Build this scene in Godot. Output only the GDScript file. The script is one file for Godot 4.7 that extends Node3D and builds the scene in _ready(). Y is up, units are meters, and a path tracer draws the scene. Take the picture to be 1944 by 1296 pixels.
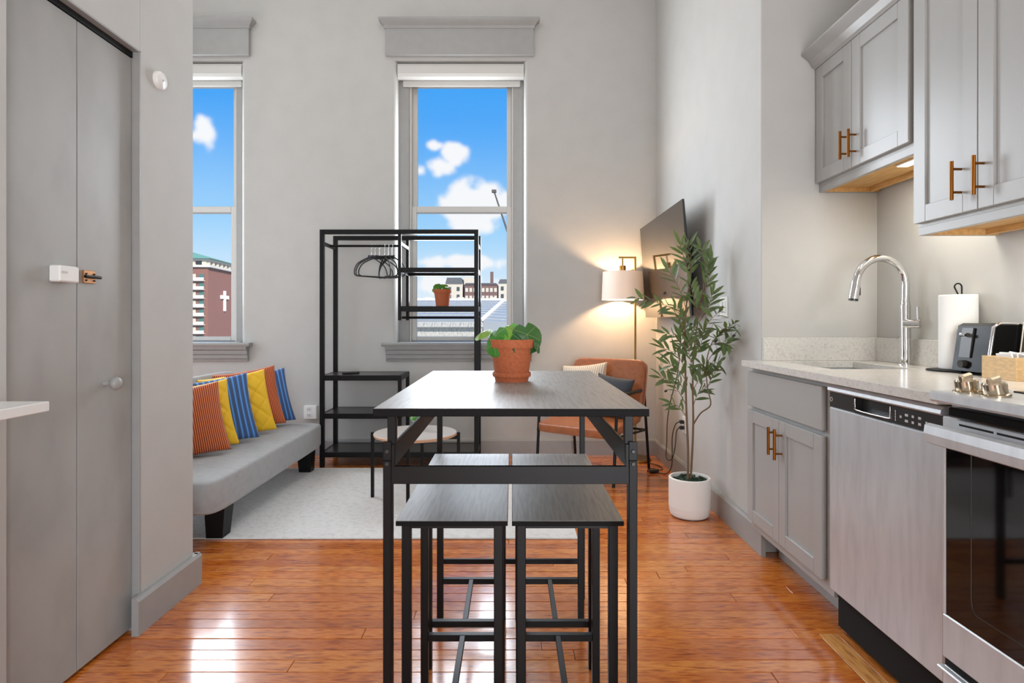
extends Node3D
# A bright flat with kitchen, dining and living corner. X to the right, Y up, depth D away from the camera (z = -D).
const F := 1120.0      # focal length in pixels of the 1944 x 1296 frame
const HZ := 609.0      # row of the horizon
const EYE := 1.115     # height of the lens
const WALL_D := 4.92   # inner face of the window wall
const XR := 1.2        # inner face of the wall with the television
const XK := 1.758      # kitchen wall
const XL := -1.345     # closet wall
const RET := 2.841     # where the television wall ends and the kitchen recess begins
const CEIL := 4.15

var M := {}
var taken := {}
var rng := RandomNumberGenerator.new()

# ---------------------------------------------------------------- helpers: places
func V(x: float, y: float, d: float) -> Vector3:
	return Vector3(x, y, -d)

func PX(px: float, d: float) -> float:
	return (px - 972.0) * d / F

func PY(py: float, d: float) -> float:
	return EYE - (py - HZ) * d / F

# ---------------------------------------------------------------- helpers: shapes
func begin() -> SurfaceTool:
	var st := SurfaceTool.new()
	st.begin(Mesh.PRIMITIVE_TRIANGLES)
	st.set_smooth_group(-1)
	return st

func trin(st: SurfaceTool, a: Vector3, b: Vector3, c: Vector3, n: Vector3) -> void:
	if (b - a).cross(c - a).dot(n) > 0.0:
		st.add_vertex(a); st.add_vertex(c); st.add_vertex(b)
	else:
		st.add_vertex(a); st.add_vertex(b); st.add_vertex(c)

func quad(st: SurfaceTool, a: Vector3, b: Vector3, c: Vector3, d: Vector3, n: Vector3) -> void:
	trin(st, a, b, c, n)
	trin(st, a, c, d, n)

func box(st: SurfaceTool, a: Vector3, b: Vector3, bev := 0.0) -> void:
	obox(st, (a + b) / 2.0, Basis(), (b - a).abs(), bev)

func obox(st: SurfaceTool, c: Vector3, bs: Basis, size: Vector3, bev := 0.0) -> void:
	var h := size / 2.0
	var e := minf(bev, minf(h.x, minf(h.y, h.z)) * 0.9)
	var ax := [bs.x, bs.y, bs.z]
	var hh := [h.x, h.y, h.z]
	for k in 3:
		var i: int = (k + 1) % 3
		var j: int = (k + 2) % 3
		for s: float in [-1.0, 1.0]:
			var n: Vector3 = ax[k] * s
			var o: Vector3 = c + n * hh[k]
			var u: Vector3 = ax[i] * (hh[i] - e)
			var w: Vector3 = ax[j] * (hh[j] - e)
			quad(st, o - u - w, o + u - w, o + u + w, o - u + w, n)
		if e > 0.0:
			for si: float in [-1.0, 1.0]:
				for sj: float in [-1.0, 1.0]:
					var n2: Vector3 = ax[i] * si + ax[j] * sj
					var l: Vector3 = ax[k] * (hh[k] - e)
					var p: Vector3 = c + ax[i] * si * hh[i] + ax[j] * sj * (hh[j] - e)
					var q: Vector3 = c + ax[i] * si * (hh[i] - e) + ax[j] * sj * hh[j]
					quad(st, p - l, p + l, q + l, q - l, n2)
	if e > 0.0:
		for sx: float in [-1.0, 1.0]:
			for sy: float in [-1.0, 1.0]:
				for sz: float in [-1.0, 1.0]:
					var n3: Vector3 = ax[0] * sx + ax[1] * sy + ax[2] * sz
					var a1: Vector3 = c + ax[0] * sx * h.x + ax[1] * sy * (h.y - e) + ax[2] * sz * (h.z - e)
					var a2: Vector3 = c + ax[0] * sx * (h.x - e) + ax[1] * sy * h.y + ax[2] * sz * (h.z - e)
					var a3: Vector3 = c + ax[0] * sx * (h.x - e) + ax[1] * sy * (h.y - e) + ax[2] * sz * h.z
					trin(st, a1, a2, a3, n3)

# a bar of rectangular section from a to b
func bar(st: SurfaceTool, a: Vector3, b: Vector3, w: float, h: float, bev := 0.0, up := Vector3.UP) -> void:
	var z := (b - a).normalized()
	var x := up.cross(z)
	if x.length() < 0.01:
		x = Vector3.RIGHT
	x = x.normalized()
	var y := z.cross(x).normalized()
	obox(st, (a + b) / 2.0, Basis(x, y, z), Vector3(w, h, (b - a).length()), bev)

# eight corners given freely: lower four in a ring, upper four in the same ring
func hexa(st: SurfaceTool, p: Array) -> void:
	var c := Vector3.ZERO
	for q: Vector3 in p:
		c += q / 8.0
	for f: Array in [[0, 1, 2, 3], [4, 5, 6, 7], [0, 1, 5, 4], [1, 2, 6, 5], [2, 3, 7, 6], [3, 0, 4, 7]]:
		var m: Vector3 = (p[f[0]] + p[f[1]] + p[f[2]] + p[f[3]]) / 4.0
		quad(st, p[f[0]], p[f[1]], p[f[2]], p[f[3]], m - c)

func tube(st: SurfaceTool, pts: Array, r, sides := 8, caps := true) -> void:
	var n := pts.size()
	var ring := []
	var t0: Vector3 = (pts[1] - pts[0]).normalized()
	var x := t0.cross(Vector3.UP)
	if x.length() < 0.05:
		x = t0.cross(Vector3.RIGHT)
	x = x.normalized()
	for i in n:
		var t: Vector3 = (pts[mini(i + 1, n - 1)] - pts[maxi(i - 1, 0)]).normalized()
		x = (x - t * x.dot(t)).normalized()
		var y := t.cross(x)
		var rad: float = r[i] if r is Array else r
		var row := []
		for k in sides:
			var a := TAU * k / sides
			row.append(pts[i] + (x * cos(a) + y * sin(a)) * rad)
		ring.append(row)
	st.set_smooth_group(1)
	for i in n - 1:
		for k in sides:
			var k2 := (k + 1) % sides
			var m: Vector3 = (ring[i][k] + ring[i][k2] + ring[i + 1][k] + ring[i + 1][k2]) / 4.0
			quad(st, ring[i][k], ring[i][k2], ring[i + 1][k2], ring[i + 1][k], m - (pts[i] + pts[i + 1]) / 2.0)
	st.set_smooth_group(-1)
	if caps:
		for e: int in [0, n - 1]:
			var out: Vector3 = (pts[0] - pts[1]) if e == 0 else (pts[n - 1] - pts[n - 2])
			for k in sides:
				trin(st, pts[e], ring[e][k], ring[e][(k + 1) % sides], out)

# smooth path through points
func spline(pts: Array, per := 6) -> Array:
	var out := []
	var n := pts.size()
	for i in n - 1:
		var p0: Vector3 = pts[maxi(i - 1, 0)]
		var p1: Vector3 = pts[i]
		var p2: Vector3 = pts[i + 1]
		var p3: Vector3 = pts[mini(i + 2, n - 1)]
		for k in per:
			var t := float(k) / per
			out.append(p1.cubic_interpolate(p2, p0, p3, t))
	out.append(pts[n - 1])
	return out

# profile of (radius, height) turned about the y axis of xf; sharp corners where the profile bends strongly
func lathe(st: SurfaceTool, prof: Array, xf: Transform3D, segs := 24, smooth := true) -> void:
	for i in prof.size() - 1:
		var a: Vector2 = prof[i]
		var b: Vector2 = prof[i + 1]
		if smooth:
			st.set_smooth_group(10 + i)
		var tn := Vector2(b.y - a.y, a.x - b.x)
		for k in segs:
			var a0 := TAU * k / segs
			var a1 := TAU * (k + 1) / segs
			var c0 := Vector3(cos(a0), 0, sin(a0))
			var c1 := Vector3(cos(a1), 0, sin(a1))
			var p := xf * (c0 * a.x + Vector3.UP * a.y)
			var q := xf * (c1 * a.x + Vector3.UP * a.y)
			var r := xf * (c1 * b.x + Vector3.UP * b.y)
			var s := xf * (c0 * b.x + Vector3.UP * b.y)
			var nn := xf.basis * ((c0 + c1) * 0.5 * tn.x + Vector3.UP * tn.y)
			if a.x > 1e-6:
				trin(st, p, q, r, nn)
			if b.x > 1e-6:
				trin(st, p, r, s, nn)
	st.set_smooth_group(-1)

# lathe with one smooth group over the whole profile
func turned(st: SurfaceTool, prof: Array, xf: Transform3D, segs := 24) -> void:
	var n := prof.size()
	st.set_smooth_group(5)
	for i in n - 1:
		var a: Vector2 = prof[i]
		var b: Vector2 = prof[i + 1]
		var tn := Vector2(b.y - a.y, a.x - b.x)
		for k in segs:
			var c0 := Vector3(cos(TAU * k / segs), 0, sin(TAU * k / segs))
			var k1 := (k + 1) % segs
			var c1 := Vector3(cos(TAU * k1 / segs), 0, sin(TAU * k1 / segs))
			var p := xf * (c0 * a.x + Vector3.UP * a.y)
			var q := xf * (c1 * a.x + Vector3.UP * a.y)
			var r := xf * (c1 * b.x + Vector3.UP * b.y)
			var s := xf * (c0 * b.x + Vector3.UP * b.y)
			var nn := xf.basis * ((c0 + c1) * 0.5 * tn.x + Vector3.UP * tn.y)
			if a.x > 1e-6:
				trin(st, p, q, r, nn)
			if b.x > 1e-6:
				trin(st, p, r, s, nn)
	st.set_smooth_group(-1)

# polygon in the xy plane of xf pushed along its z axis from 0 to length
func extrude(st: SurfaceTool, pts: Array, xf: Transform3D, length: float) -> void:
	var p2 := PackedVector2Array(pts)
	if Geometry2D.is_polygon_clockwise(p2):
		p2.reverse()
	var n := p2.size()
	var idx := Geometry2D.triangulate_polygon(p2)
	for i in range(0, idx.size(), 3):
		for e: float in [0.0, length]:
			var q := []
			for k in 3:
				var v := p2[idx[i + k]]
				q.append(xf * Vector3(v.x, v.y, e))
			trin(st, q[0], q[1], q[2], xf.basis.z * (1.0 if e > 0.0 else -1.0) * signf(length))
	for i in n:
		var a := p2[i]
		var b := p2[(i + 1) % n]
		var nn := xf.basis.x * (b.y - a.y) + xf.basis.y * (a.x - b.x)
		quad(st, xf * Vector3(a.x, a.y, 0), xf * Vector3(b.x, b.y, 0), xf * Vector3(b.x, b.y, length), xf * Vector3(a.x, a.y, length), nn)

# plan polygon of (X, D) pairs raised from y0 to y1
func plan(st: SurfaceTool, pts: Array, y0: float, y1: float) -> void:
	extrude(st, pts, Transform3D(Basis(Vector3.RIGHT, Vector3.FORWARD, Vector3.UP), Vector3(0, y0, 0)), y1 - y0)

# profile of (D, Y) pairs run along X
func along_x(st: SurfaceTool, prof: Array, x0: float, x1: float) -> void:
	extrude(st, prof, Transform3D(Basis(Vector3.FORWARD, Vector3.UP, Vector3.RIGHT), Vector3(x0, 0, 0)), x1 - x0)

# profile of (X, Y) pairs run along D
func along_d(st: SurfaceTool, prof: Array, d0: float, d1: float) -> void:
	extrude(st, prof, Transform3D(Basis(Vector3.RIGHT, Vector3.UP, Vector3.FORWARD), Vector3(0, 0, -d0)), d1 - d0)

# rounded, softly swollen block (cushions, mattresses): superellipsoid grid
func soft(st: SurfaceTool, xf: Transform3D, size: Vector3, power := 0.35, nu := 28, nv := 18) -> void:
	st.set_smooth_group(3)
	var f := func(u: float, v: float) -> Vector3:
		var cu := cos(u); var su := sin(u); var cv := cos(v); var sv := sin(v)
		var k := func(x: float) -> float: return signf(x) * pow(absf(x), power)
		return Vector3(k.call(cv) * k.call(cu) * size.x / 2, k.call(sv) * size.y / 2, k.call(cv) * k.call(su) * size.z / 2)
	for i in nu:
		for j in nv:
			var u0 := TAU * i / nu
			var u1 := TAU * ((i + 1) % nu) / nu
			var v0 := -PI / 2 + PI * j / nv
			var v1 := -PI / 2 + PI * (j + 1) / nv
			var a: Vector3 = f.call(u0, v0)
			var b: Vector3 = f.call(u1, v0)
			var c: Vector3 = f.call(u1, v1)
			var d: Vector3 = f.call(u0, v1)
			var n: Vector3 = xf.basis * (a + b + c + d)
			if j > 0:
				trin(st, xf * a, xf * b, xf * c, n)
			if j < nv - 1:
				trin(st, xf * a, xf * c, xf * d, n)
	st.set_smooth_group(-1)

# ---------------------------------------------------------------- helpers: nodes
func numbered(called: String) -> String:
	taken[called] = taken.get(called, -1) + 1
	return called if taken[called] == 0 else "%s_%03d" % [called, taken[called]]

func origin_of(n: Node3D) -> Vector3:
	var p := Vector3.ZERO
	var q: Node = n
	while q != self and q is Node3D:
		p += (q as Node3D).position
		q = q.get_parent()
	return p

func put_mesh(called: String, mesh: Mesh, m: Material, parent: Node3D = self) -> MeshInstance3D:
	var o := MeshInstance3D.new()
	o.mesh = mesh
	o.material_override = m
	if parent == self:
		o.name = numbered(called)
	else:
		o.name = called
	parent.add_child(o, true)
	return o

# commits shapes given in the room's own places as one named mesh under parent
func obj(called: String, st: SurfaceTool, m: Material, parent: Node3D = self) -> MeshInstance3D:
	st.generate_normals()
	var o := put_mesh(called, st.commit(), m, parent)
	if parent != self:
		o.position = -origin_of(parent)
	return o

func tag(o: Node3D, label: String, category: String, group := "") -> void:
	o.set_meta("label", label)
	o.set_meta("category", category)
	if group:
		o.set_meta("group", group)

func thing(called: String, label: String, category: String, at: Vector3, group := "") -> Node3D:
	var o := Node3D.new()
	o.name = numbered(called)
	add_child(o)
	o.position = at
	tag(o, label, category, group)
	return o

func setting(o: Node3D) -> Node3D:
	o.set_meta("kind", "structure")
	return o

func shell(called: String, at: Vector3) -> Node3D:
	var o := Node3D.new()
	o.name = numbered(called)
	add_child(o)
	o.position = at
	return setting(o)

# ---------------------------------------------------------------- helpers: materials
func mat(called: String, c: Color, rough := 0.6, metal := 0.0) -> StandardMaterial3D:
	var m := StandardMaterial3D.new()
	m.resource_name = called
	m.albedo_color = c
	m.roughness = rough
	m.metallic = metal
	M[called] = m
	return m

func rgb(r: float, g: float, b: float) -> Color:
	return Color(r / 255.0, g / 255.0, b / 255.0)

func noise_tex(n_seed: int, freq: float, octaves: int, stops: Array, size := 512, kind := FastNoiseLite.TYPE_SIMPLEX_SMOOTH) -> NoiseTexture2D:
	var n := FastNoiseLite.new()
	n.seed = n_seed
	n.noise_type = kind
	n.frequency = freq
	n.fractal_octaves = octaves
	var t := NoiseTexture2D.new()
	t.width = size
	t.height = size
	t.seamless = true
	t.noise = n
	if stops:
		var g := Gradient.new()
		var off := PackedFloat32Array()
		var col := PackedColorArray()
		for s: Array in stops:
			off.append(s[0])
			col.append(s[1])
		g.offsets = off
		g.colors = col
		t.color_ramp = g
	return t

func grey(v: float) -> Color:
	return Color(v, v, v)

func world_tex(m: StandardMaterial3D, t: Texture2D, s: Vector3) -> void:
	m.albedo_texture = t
	m.uv1_triplanar = true
	m.uv1_world_triplanar = true
	m.uv1_triplanar_sharpness = 4.0
	m.uv1_scale = s

func relief(m: StandardMaterial3D, t: Texture2D, cm: float) -> void:
	m.heightmap_enabled = true
	m.heightmap_texture = t
	m.heightmap_scale = cm

func materials() -> void:
	var wall := mat("plaster", rgb(190, 189, 185), 0.75)
	world_tex(wall, noise_tex(11, 0.012, 5, [[0.0, grey(0.975)], [0.5, grey(0.99)], [1.0, grey(1.0)]]), Vector3(0.6, 0.6, 0.6))
	mat("ceiling_white", rgb(232, 231, 228), 0.8)
	var trim := mat("trim_grey", rgb(160, 160, 158), 0.42)
	world_tex(trim, noise_tex(12, 0.02, 4, [[0.0, grey(0.97)], [1.0, grey(1.0)]]), Vector3(0.9, 0.9, 0.9))
	var door := mat("door_grey", rgb(166, 166, 163), 0.36)
	world_tex(door, noise_tex(13, 0.01, 5, [[0.0, grey(0.92)], [0.55, grey(0.98)], [1.0, grey(1.0)]]), Vector3(0.9, 0.5, 0.9))
	mat("cabinet_grey", rgb(167, 167, 164), 0.33)
	mat("cabinet_gap", rgb(92, 84, 74), 0.7)
	mat("white_paint", rgb(226, 225, 222), 0.4)
	mat("sash_white", rgb(205, 203, 198), 0.4)
	mat("plastic_white", rgb(236, 236, 233), 0.3)
	mat("blind_cloth", rgb(206, 205, 200), 0.8)
	var glass := mat("window_glass", Color(1, 1, 1, 0.02), 0.0)
	glass.transparency = BaseMaterial3D.TRANSPARENCY_ALPHA
	glass.metallic_specular = 0.12
	mat("black_metal", rgb(11, 11, 11), 0.42)
	M["black_metal"].metallic_specular = 0.35
	mat("black_edge", rgb(17, 16, 16), 0.6)
	M["black_edge"].metallic_specular = 0.25
	mat("black_void", rgb(10, 10, 10), 0.9)
	mat("steel_bolt", rgb(60, 60, 59), 0.4, 0.6)
	# floor boards: a few tones of old varnished pine
	var grain := noise_tex(21, 0.016, 6, [[0.0, rgb(124, 58, 24)], [0.3, rgb(194, 106, 40)], [0.5, rgb(224, 142, 64)], [0.72, rgb(206, 118, 46)], [1.0, rgb(148, 72, 30)]], 1024)
	var gloss := noise_tex(22, 0.01, 4, [[0.0, grey(0.75)], [1.0, grey(1.0)]])
	var tones := [rgb(255, 250, 245), rgb(240, 222, 210), rgb(255, 255, 255), rgb(232, 208, 192), rgb(252, 240, 230), rgb(222, 200, 190), rgb(255, 240, 212), rgb(242, 232, 228)]
	for k in tones.size():
		var p := mat("plank_%d" % k, tones[k], 0.24)
		world_tex(p, grain, Vector3(0.42, 1.0, 3.4))
		p.uv1_offset = Vector3(0.37 * k, 0.0, 0.53 * k)
		p.roughness_texture = gloss
		p.metallic_specular = 0.55
		p.clearcoat_enabled = true
		p.clearcoat = 0.7
		p.clearcoat_roughness = 0.12
	var pg := noise_tex(23, 0.02, 5, [[0.0, rgb(150, 96, 50)], [0.5, rgb(214, 156, 92)], [1.0, rgb(226, 176, 112)]])
	for k in 3:
		var p := mat("patch_%d" % k, [rgb(255, 246, 234), rgb(236, 196, 156), rgb(232, 224, 200)][k], 0.35)
		world_tex(p, pg, Vector3(5.0, 1.0, 0.7))
		p.uv1_offset = Vector3(0.3 * k, 0, 0.2 * k)
	mat("subfloor", rgb(44, 24, 16), 0.9)
	# dark grained boards of table, stools and rack
	var dark := mat("dark_board", rgb(146, 141, 135), 0.42)
	dark.metallic_specular = 0.65
	world_tex(dark, noise_tex(31, 0.02, 5, [[0.0, grey(0.74)], [0.45, grey(0.9)], [1.0, grey(1.0)]]), Vector3(9.0, 1.0, 0.55))
	var board := mat("rack_board", rgb(50, 48, 47), 0.28)
	world_tex(board, noise_tex(33, 0.02, 4, [[0.0, grey(0.7)], [1.0, grey(1.0)]]), Vector3(0.6, 1.0, 8.0))
	# textiles
	var rug := mat("rug_pile", rgb(222, 222, 220), 0.95)
	world_tex(rug, noise_tex(41, 0.02, 6, [[0.0, grey(0.90)], [0.4, grey(0.97)], [0.6, grey(1.0)], [1.0, grey(0.94)]], 1024), Vector3(0.9, 1.0, 1.1))
	relief(rug, noise_tex(42, 0.12, 3, [[0.0, grey(0.0)], [1.0, grey(1.0)]]), 0.25)
	var velvet := mat("grey_velvet", rgb(160, 161, 161), 0.85)
	world_tex(velvet, noise_tex(43, 0.02, 5, [[0.0, grey(0.94)], [0.5, grey(0.985)], [1.0, grey(1.0)]]), Vector3(1.6, 1.6, 1.6))
	velvet.rim_enabled = true
	velvet.rim = 0.5
	velvet.rim_tint = 0.5
	var leather := mat("tan_leather", rgb(164, 94, 52), 0.34)
	world_tex(leather, noise_tex(44, 0.02, 5, [[0.0, grey(0.84)], [0.5, grey(0.97)], [1.0, grey(1.0)]]), Vector3(2.2, 2.2, 2.2))
	mat("leather_piping", rgb(96, 48, 26), 0.4)
	mat("denim_dark", rgb(62, 66, 72), 0.9)
	# kitchen
	var quartz := mat("quartz", rgb(214, 211, 205), 0.18)
	world_tex(quartz, noise_tex(51, 0.11, 3, [[0.0, grey(0.80)], [0.3, grey(0.95)], [0.5, grey(0.98)], [0.75, grey(1.0)], [1.0, grey(0.92)]], 512, FastNoiseLite.TYPE_VALUE), Vector3(2.4, 2.4, 2.4))
	var steel := mat("brushed_steel", rgb(206, 209, 211), 0.38, 0.45)
	world_tex(steel, noise_tex(52, 0.02, 5, [[0.0, grey(0.92)], [0.5, grey(0.97)], [1.0, grey(1.0)]]), Vector3(1.2, 0.35, 2.0))
	mat("chrome", rgb(222, 222, 222), 0.07, 1.0)
	mat("knob_nickel", rgb(206, 190, 166), 0.14, 1.0)
	mat("brass_pull", rgb(140, 86, 34), 0.32, 0.9)
	mat("brass_lamp", rgb(158, 122, 66), 0.3, 0.9)
	mat("copper_plate", rgb(206, 158, 120), 0.3, 0.8)
	var raw := mat("raw_wood", rgb(226, 178, 112), 0.55)
	world_tex(raw, noise_tex(53, 0.02, 4, [[0.0, grey(0.84)], [1.0, grey(1.0)]]), Vector3(5.0, 5.0, 0.8))
	var bamboo := mat("bamboo", rgb(220, 184, 134), 0.5)
	world_tex(bamboo, noise_tex(54, 0.02, 4, [[0.0, grey(0.86)], [1.0, grey(1.0)]]), Vector3(3.0, 9.0, 3.0))
	mat("console_black", rgb(46, 45, 44), 0.25)
	mat("gloss_black", rgb(14, 14, 14), 0.2)
	M["gloss_black"].metallic_specular = 0.28
	mat("oven_glass", rgb(12, 11, 11), 0.05)
	mat("icon_grey", rgb(196, 196, 194), 0.5)
	mat("tray_grey", rgb(84, 80, 74), 0.45)
	mat("paper", rgb(240, 239, 236), 0.9)
	# clay, plants
	var clay := mat("terracotta", rgb(190, 101, 60), 0.75)
	world_tex(clay, noise_tex(61, 0.03, 4, [[0.0, grey(0.84)], [0.5, grey(0.95)], [1.0, grey(1.0)]]), Vector3(5, 5, 5))
	mat("soil", rgb(44, 34, 26), 0.95)
	mat("moss", rgb(34, 56, 40), 0.95)
	mat("planter_white", rgb(238, 235, 229), 0.5)
	for a: Array in [["leaf_olive", rgb(82, 99, 60), 0.5], ["leaf_lime", rgb(118, 160, 44), 0.4], ["leaf_green", rgb(58, 128, 44), 0.4], ["leaf_deep", rgb(34, 84, 36), 0.35], ["leaf_vivid", rgb(84, 170, 52), 0.4]]:
		var lf := mat(a[0], a[1], a[2])
		lf.backlight_enabled = true
		lf.backlight = Color(0.3, 0.36, 0.14)
	mat("leaf_vein", rgb(150, 168, 96), 0.5)
	mat("bark", rgb(116, 92, 68), 0.85)
	mat("olive_fruit", rgb(28, 22, 26), 0.3)
	# lamp
	var shade := mat("linen_shade", rgb(246, 243, 238), 0.9)
	shade.backlight_enabled = true
	shade.backlight = Color(0.50, 0.47, 0.42)
	var bulb := mat("bulb_glow", rgb(255, 232, 200), 0.5)
	bulb.emission_enabled = true
	bulb.emission = rgb(255, 214, 160)
	bulb.emission_energy_multiplier = 6.0
	var led := mat("led_glow", rgb(255, 250, 240), 0.5)
	led.emission_enabled = true
	led.emission = rgb(255, 244, 226)
	led.emission_energy_multiplier = 2.5
	mat("tv_screen", rgb(20, 19, 19), 0.06)
	M["tv_screen"].metallic_specular = 0.75
	mat("tv_black", rgb(16, 16, 16), 0.4)
	mat("cord_black", rgb(24, 22, 21), 0.5)

func lamp_area(called: String, at: Vector3, look: Vector3, size: Vector2, energy: float, c: Color, up := Vector3.UP) -> void:
	var a := AreaLight3D.new()
	a.name = called
	a.area_size = size
	a.area_normalize_energy = false
	a.light_energy = energy
	a.light_color = c
	a.shadow_enabled = true
	a.area_range = 30.0
	add_child(a)
	a.look_at_from_position(at, at + look, up)

# ---------------------------------------------------------------- sky: clear air with scattered cumulus
func sky_image() -> Image:
	var w := 2048
	var h := 1024
	var data := PackedFloat32Array()
	data.resize(w * h * 3)
	var n1 := FastNoiseLite.new()
	n1.seed = 5
	n1.frequency = 20.0
	n1.fractal_octaves = 5
	var n2 := FastNoiseLite.new()
	n2.seed = 9
	n2.frequency = 1.6
	n2.fractal_octaves = 3
	# single clouds: column and row where they stand in the windows, half widths, strength
	var single := []
	for c: Array in [[900.0, 392.0, 56.0, 44.0, 1.35], [950.0, 388.0, 24.0, 26.0, 0.9], [862.0, 292.0, 26.0, 22.0, 1.0], [838.0, 318.0, 26.0, 20.0, 0.95], [826.0, 276.0, 18.0, 10.0, 0.7], [796.0, 326.0, 20.0, 14.0, 0.6],
			[388.0, 248.0, 24.0, 30.0, 0.95], [372.0, 262.0, 22.0, 18.0, 0.8], [932.0, 210.0, 12.0, 10.0, 0.45], [880.0, 500.0, 90.0, 16.0, 1.0], [840.0, 540.0, 120.0, 22.0, 0.8], [600.0, 250.0, 60.0, 40.0, 1.1], [1300.0, 300.0, 80.0, 50.0, 1.1], [120.0, 330.0, 90.0, 50.0, 1.1]]:
		var az := atan((c[0] - 972.0) / F)
		var el := atan((HZ - c[1]) / F * cos(az))
		single.append([az, el, c[2] / F * cos(az), c[3] / F, c[4]])
	for j in h:
		var el := PI / 2 - (j + 0.5) / h * PI
		var low := el < -0.02
		var y := sin(maxf(el, 0.0))
		# colour of the air: pale at the horizon, deep blue from about 20 degrees
		var t := clampf(el / 0.40, 0.0, 1.0)
		var base := Color(0.80, 0.90, 0.98).lerp(Color(0.36, 0.68, 0.98), smoothstep(0.0, 0.42, t)).lerp(Color(0.045, 0.37, 0.95), smoothstep(0.25, 0.88, t))
		base = base.lerp(Color(0.03, 0.26, 0.80), clampf((el - 0.5) / 1.0, 0.0, 1.0))
		for i in w:
			var c := base
			if not low:
				var az := wrapf((i + 0.5) / w * TAU, -PI, PI)
				var dir := Vector3(sin(az) * cos(el), y, -cos(az) * cos(el))
				var a := 0.0
				var fine := n1.get_noise_3dv(dir * 1.0)
				for s: Array in single:
					var dx: float = (az - s[0]) / s[2]
					var dy: float = (el - s[1]) / s[3]
					var q := dx * dx + dy * dy
					if q < 6.0:
						a = maxf(a, smoothstep(0.34, 0.66, s[4] * exp(-q * 0.9) + fine * 0.6 * exp(-q * 0.3)))
				if absf(az) > 0.62 or el > 0.55:
					var f := n2.get_noise_3dv(dir) + fine * 0.35
					a = maxf(a, smoothstep(0.20, 0.42, f) * smoothstep(0.02, 0.12, el))
				c = c.lerp(Color(0.93, 0.95, 0.98), a)
			var k := (j * w + i) * 3
			data[k] = c.r
			data[k + 1] = c.g
			data[k + 2] = c.b
	return Image.create_from_data(w, h, false, Image.FORMAT_RGBF, data.to_byte_array())

# ---------------------------------------------------------------- scene
func _ready() -> void:
	rng.seed = 7
	# camera: level, the lens shifted down a little
	var cam := Camera3D.new()
	cam.name = "camera"
	cam.near = 0.05
	cam.far = 2000.0
	cam.projection = Camera3D.PROJECTION_FRUSTUM
	cam.size = 1296.0 / F * cam.near
	cam.frustum_offset = Vector2(0, (HZ - 648.0) / F * cam.near)
	add_child(cam)
	cam.position = Vector3(0, EYE, 0)
	cam.current = true
	# sky
	var env := Environment.new()
	env.background_mode = Environment.BG_SKY
	var pano := PanoramaSkyMaterial.new()
	pano.panorama = ImageTexture.create_from_image(sky_image())
	var sky := Sky.new()
	sky.sky_material = pano
	env.sky = sky
	env.tonemap_mode = Environment.TONE_MAPPER_LINEAR
	env.tonemap_exposure = 1.0
	env.sdfgi_enabled = true
	env.ssao_enabled = true
	env.ssil_enabled = true
	var we := WorldEnvironment.new()
	we.name = "world"
	we.environment = env
	add_child(we)
	# sun: high behind the house, on the facades outside
	var sun := DirectionalLight3D.new()
	sun.name = "sun"
	sun.light_color = rgb(255, 246, 232)
	sun.light_energy = 1.8
	sun.light_angular_distance = 0.6
	sun.shadow_enabled = true
	add_child(sun)
	sun.look_at_from_position(Vector3.ZERO, Vector3(-0.7, -0.6, -0.75), Vector3.UP)
	# daylight that comes in through the two tall windows
	for x: float in [-0.43, -2.79]:
		lamp_area("window_daylight", V(x, 2.12, WALL_D + 0.1), Vector3.BACK, Vector2(0.80, 1.68), 4.8, rgb(240, 247, 255))
	# added fill from behind the camera, set at a made-up glazed door
	lamp_area("added_rear_light", V(0.75, 1.15, -2.5), Vector3.FORWARD, Vector2(1.7, 2.1), 3.5, rgb(244, 249, 255))
	# added fill towards the television wall, set at a made-up side window
	lamp_area("added_side_light", V(-3.93, 1.55, 3.75), Vector3.RIGHT, Vector2(1.7, 2.2), 0.8, rgb(244, 249, 255))
	# unseen ceiling lamps, added to brighten the room
	materials()
	for p: Array in [[-0.6, 3.2, 1.2], [0.1, 1.3, 1.2], [0.1, -0.9, 2.5], [-2.8, 3.7, 1.2]]:
		added_ceiling_lamp(p[0], p[1], p[2])
	room()
	windows()
	outside()
	kitchen()
	table_and_stools()
	living()
	small_things()

func added_ceiling_lamp(x: float, d: float, energy: float) -> void:  # flush lamp above the view, added for its light
	var where := "over the dining table"
	if d > 3.0:
		where = "over the rug" if x > -1.5 else "over the sofa"
	elif d < 0.0:
		where = "over the kitchen entrance"
	var t := thing("added_ceiling_lamp", "added unseen white flush ceiling lamp " + where, "ceiling lamp", V(x, CEIL, d), "added ceiling lamps")
	var st := begin()
	lathe(st, [Vector2(0, 0), Vector2(0.24, 0), Vector2(0.24, -0.05), Vector2(0.225, -0.05), Vector2(0.225, -0.04), Vector2(0, -0.04)], Transform3D(Basis(), V(x, CEIL, d)), 32)
	obj("housing", st, M.white_paint, t)
	st = begin()
	turned(st, [Vector2(0, -0.041), Vector2(0.22, -0.041), Vector2(0.215, -0.06), Vector2(0.16, -0.075), Vector2(0, -0.08)], Transform3D(Basis(), V(x, CEIL, d)), 32)
	obj("diffuser", st, M.led_glow, t)
	lamp_area("added_ceiling_light", V(x, CEIL - 0.09, d), Vector3.DOWN, Vector2(0.42, 0.42), energy, rgb(255, 250, 244), Vector3.RIGHT)

# ---------------------------------------------------------------- the room
const W_OFF := [0.0, -2.36]          # the second window is the first one moved along the wall
const WX0 := -0.962
const WX1 := 0.101
const WY0 := 0.935
const WY1 := 3.285

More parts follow.
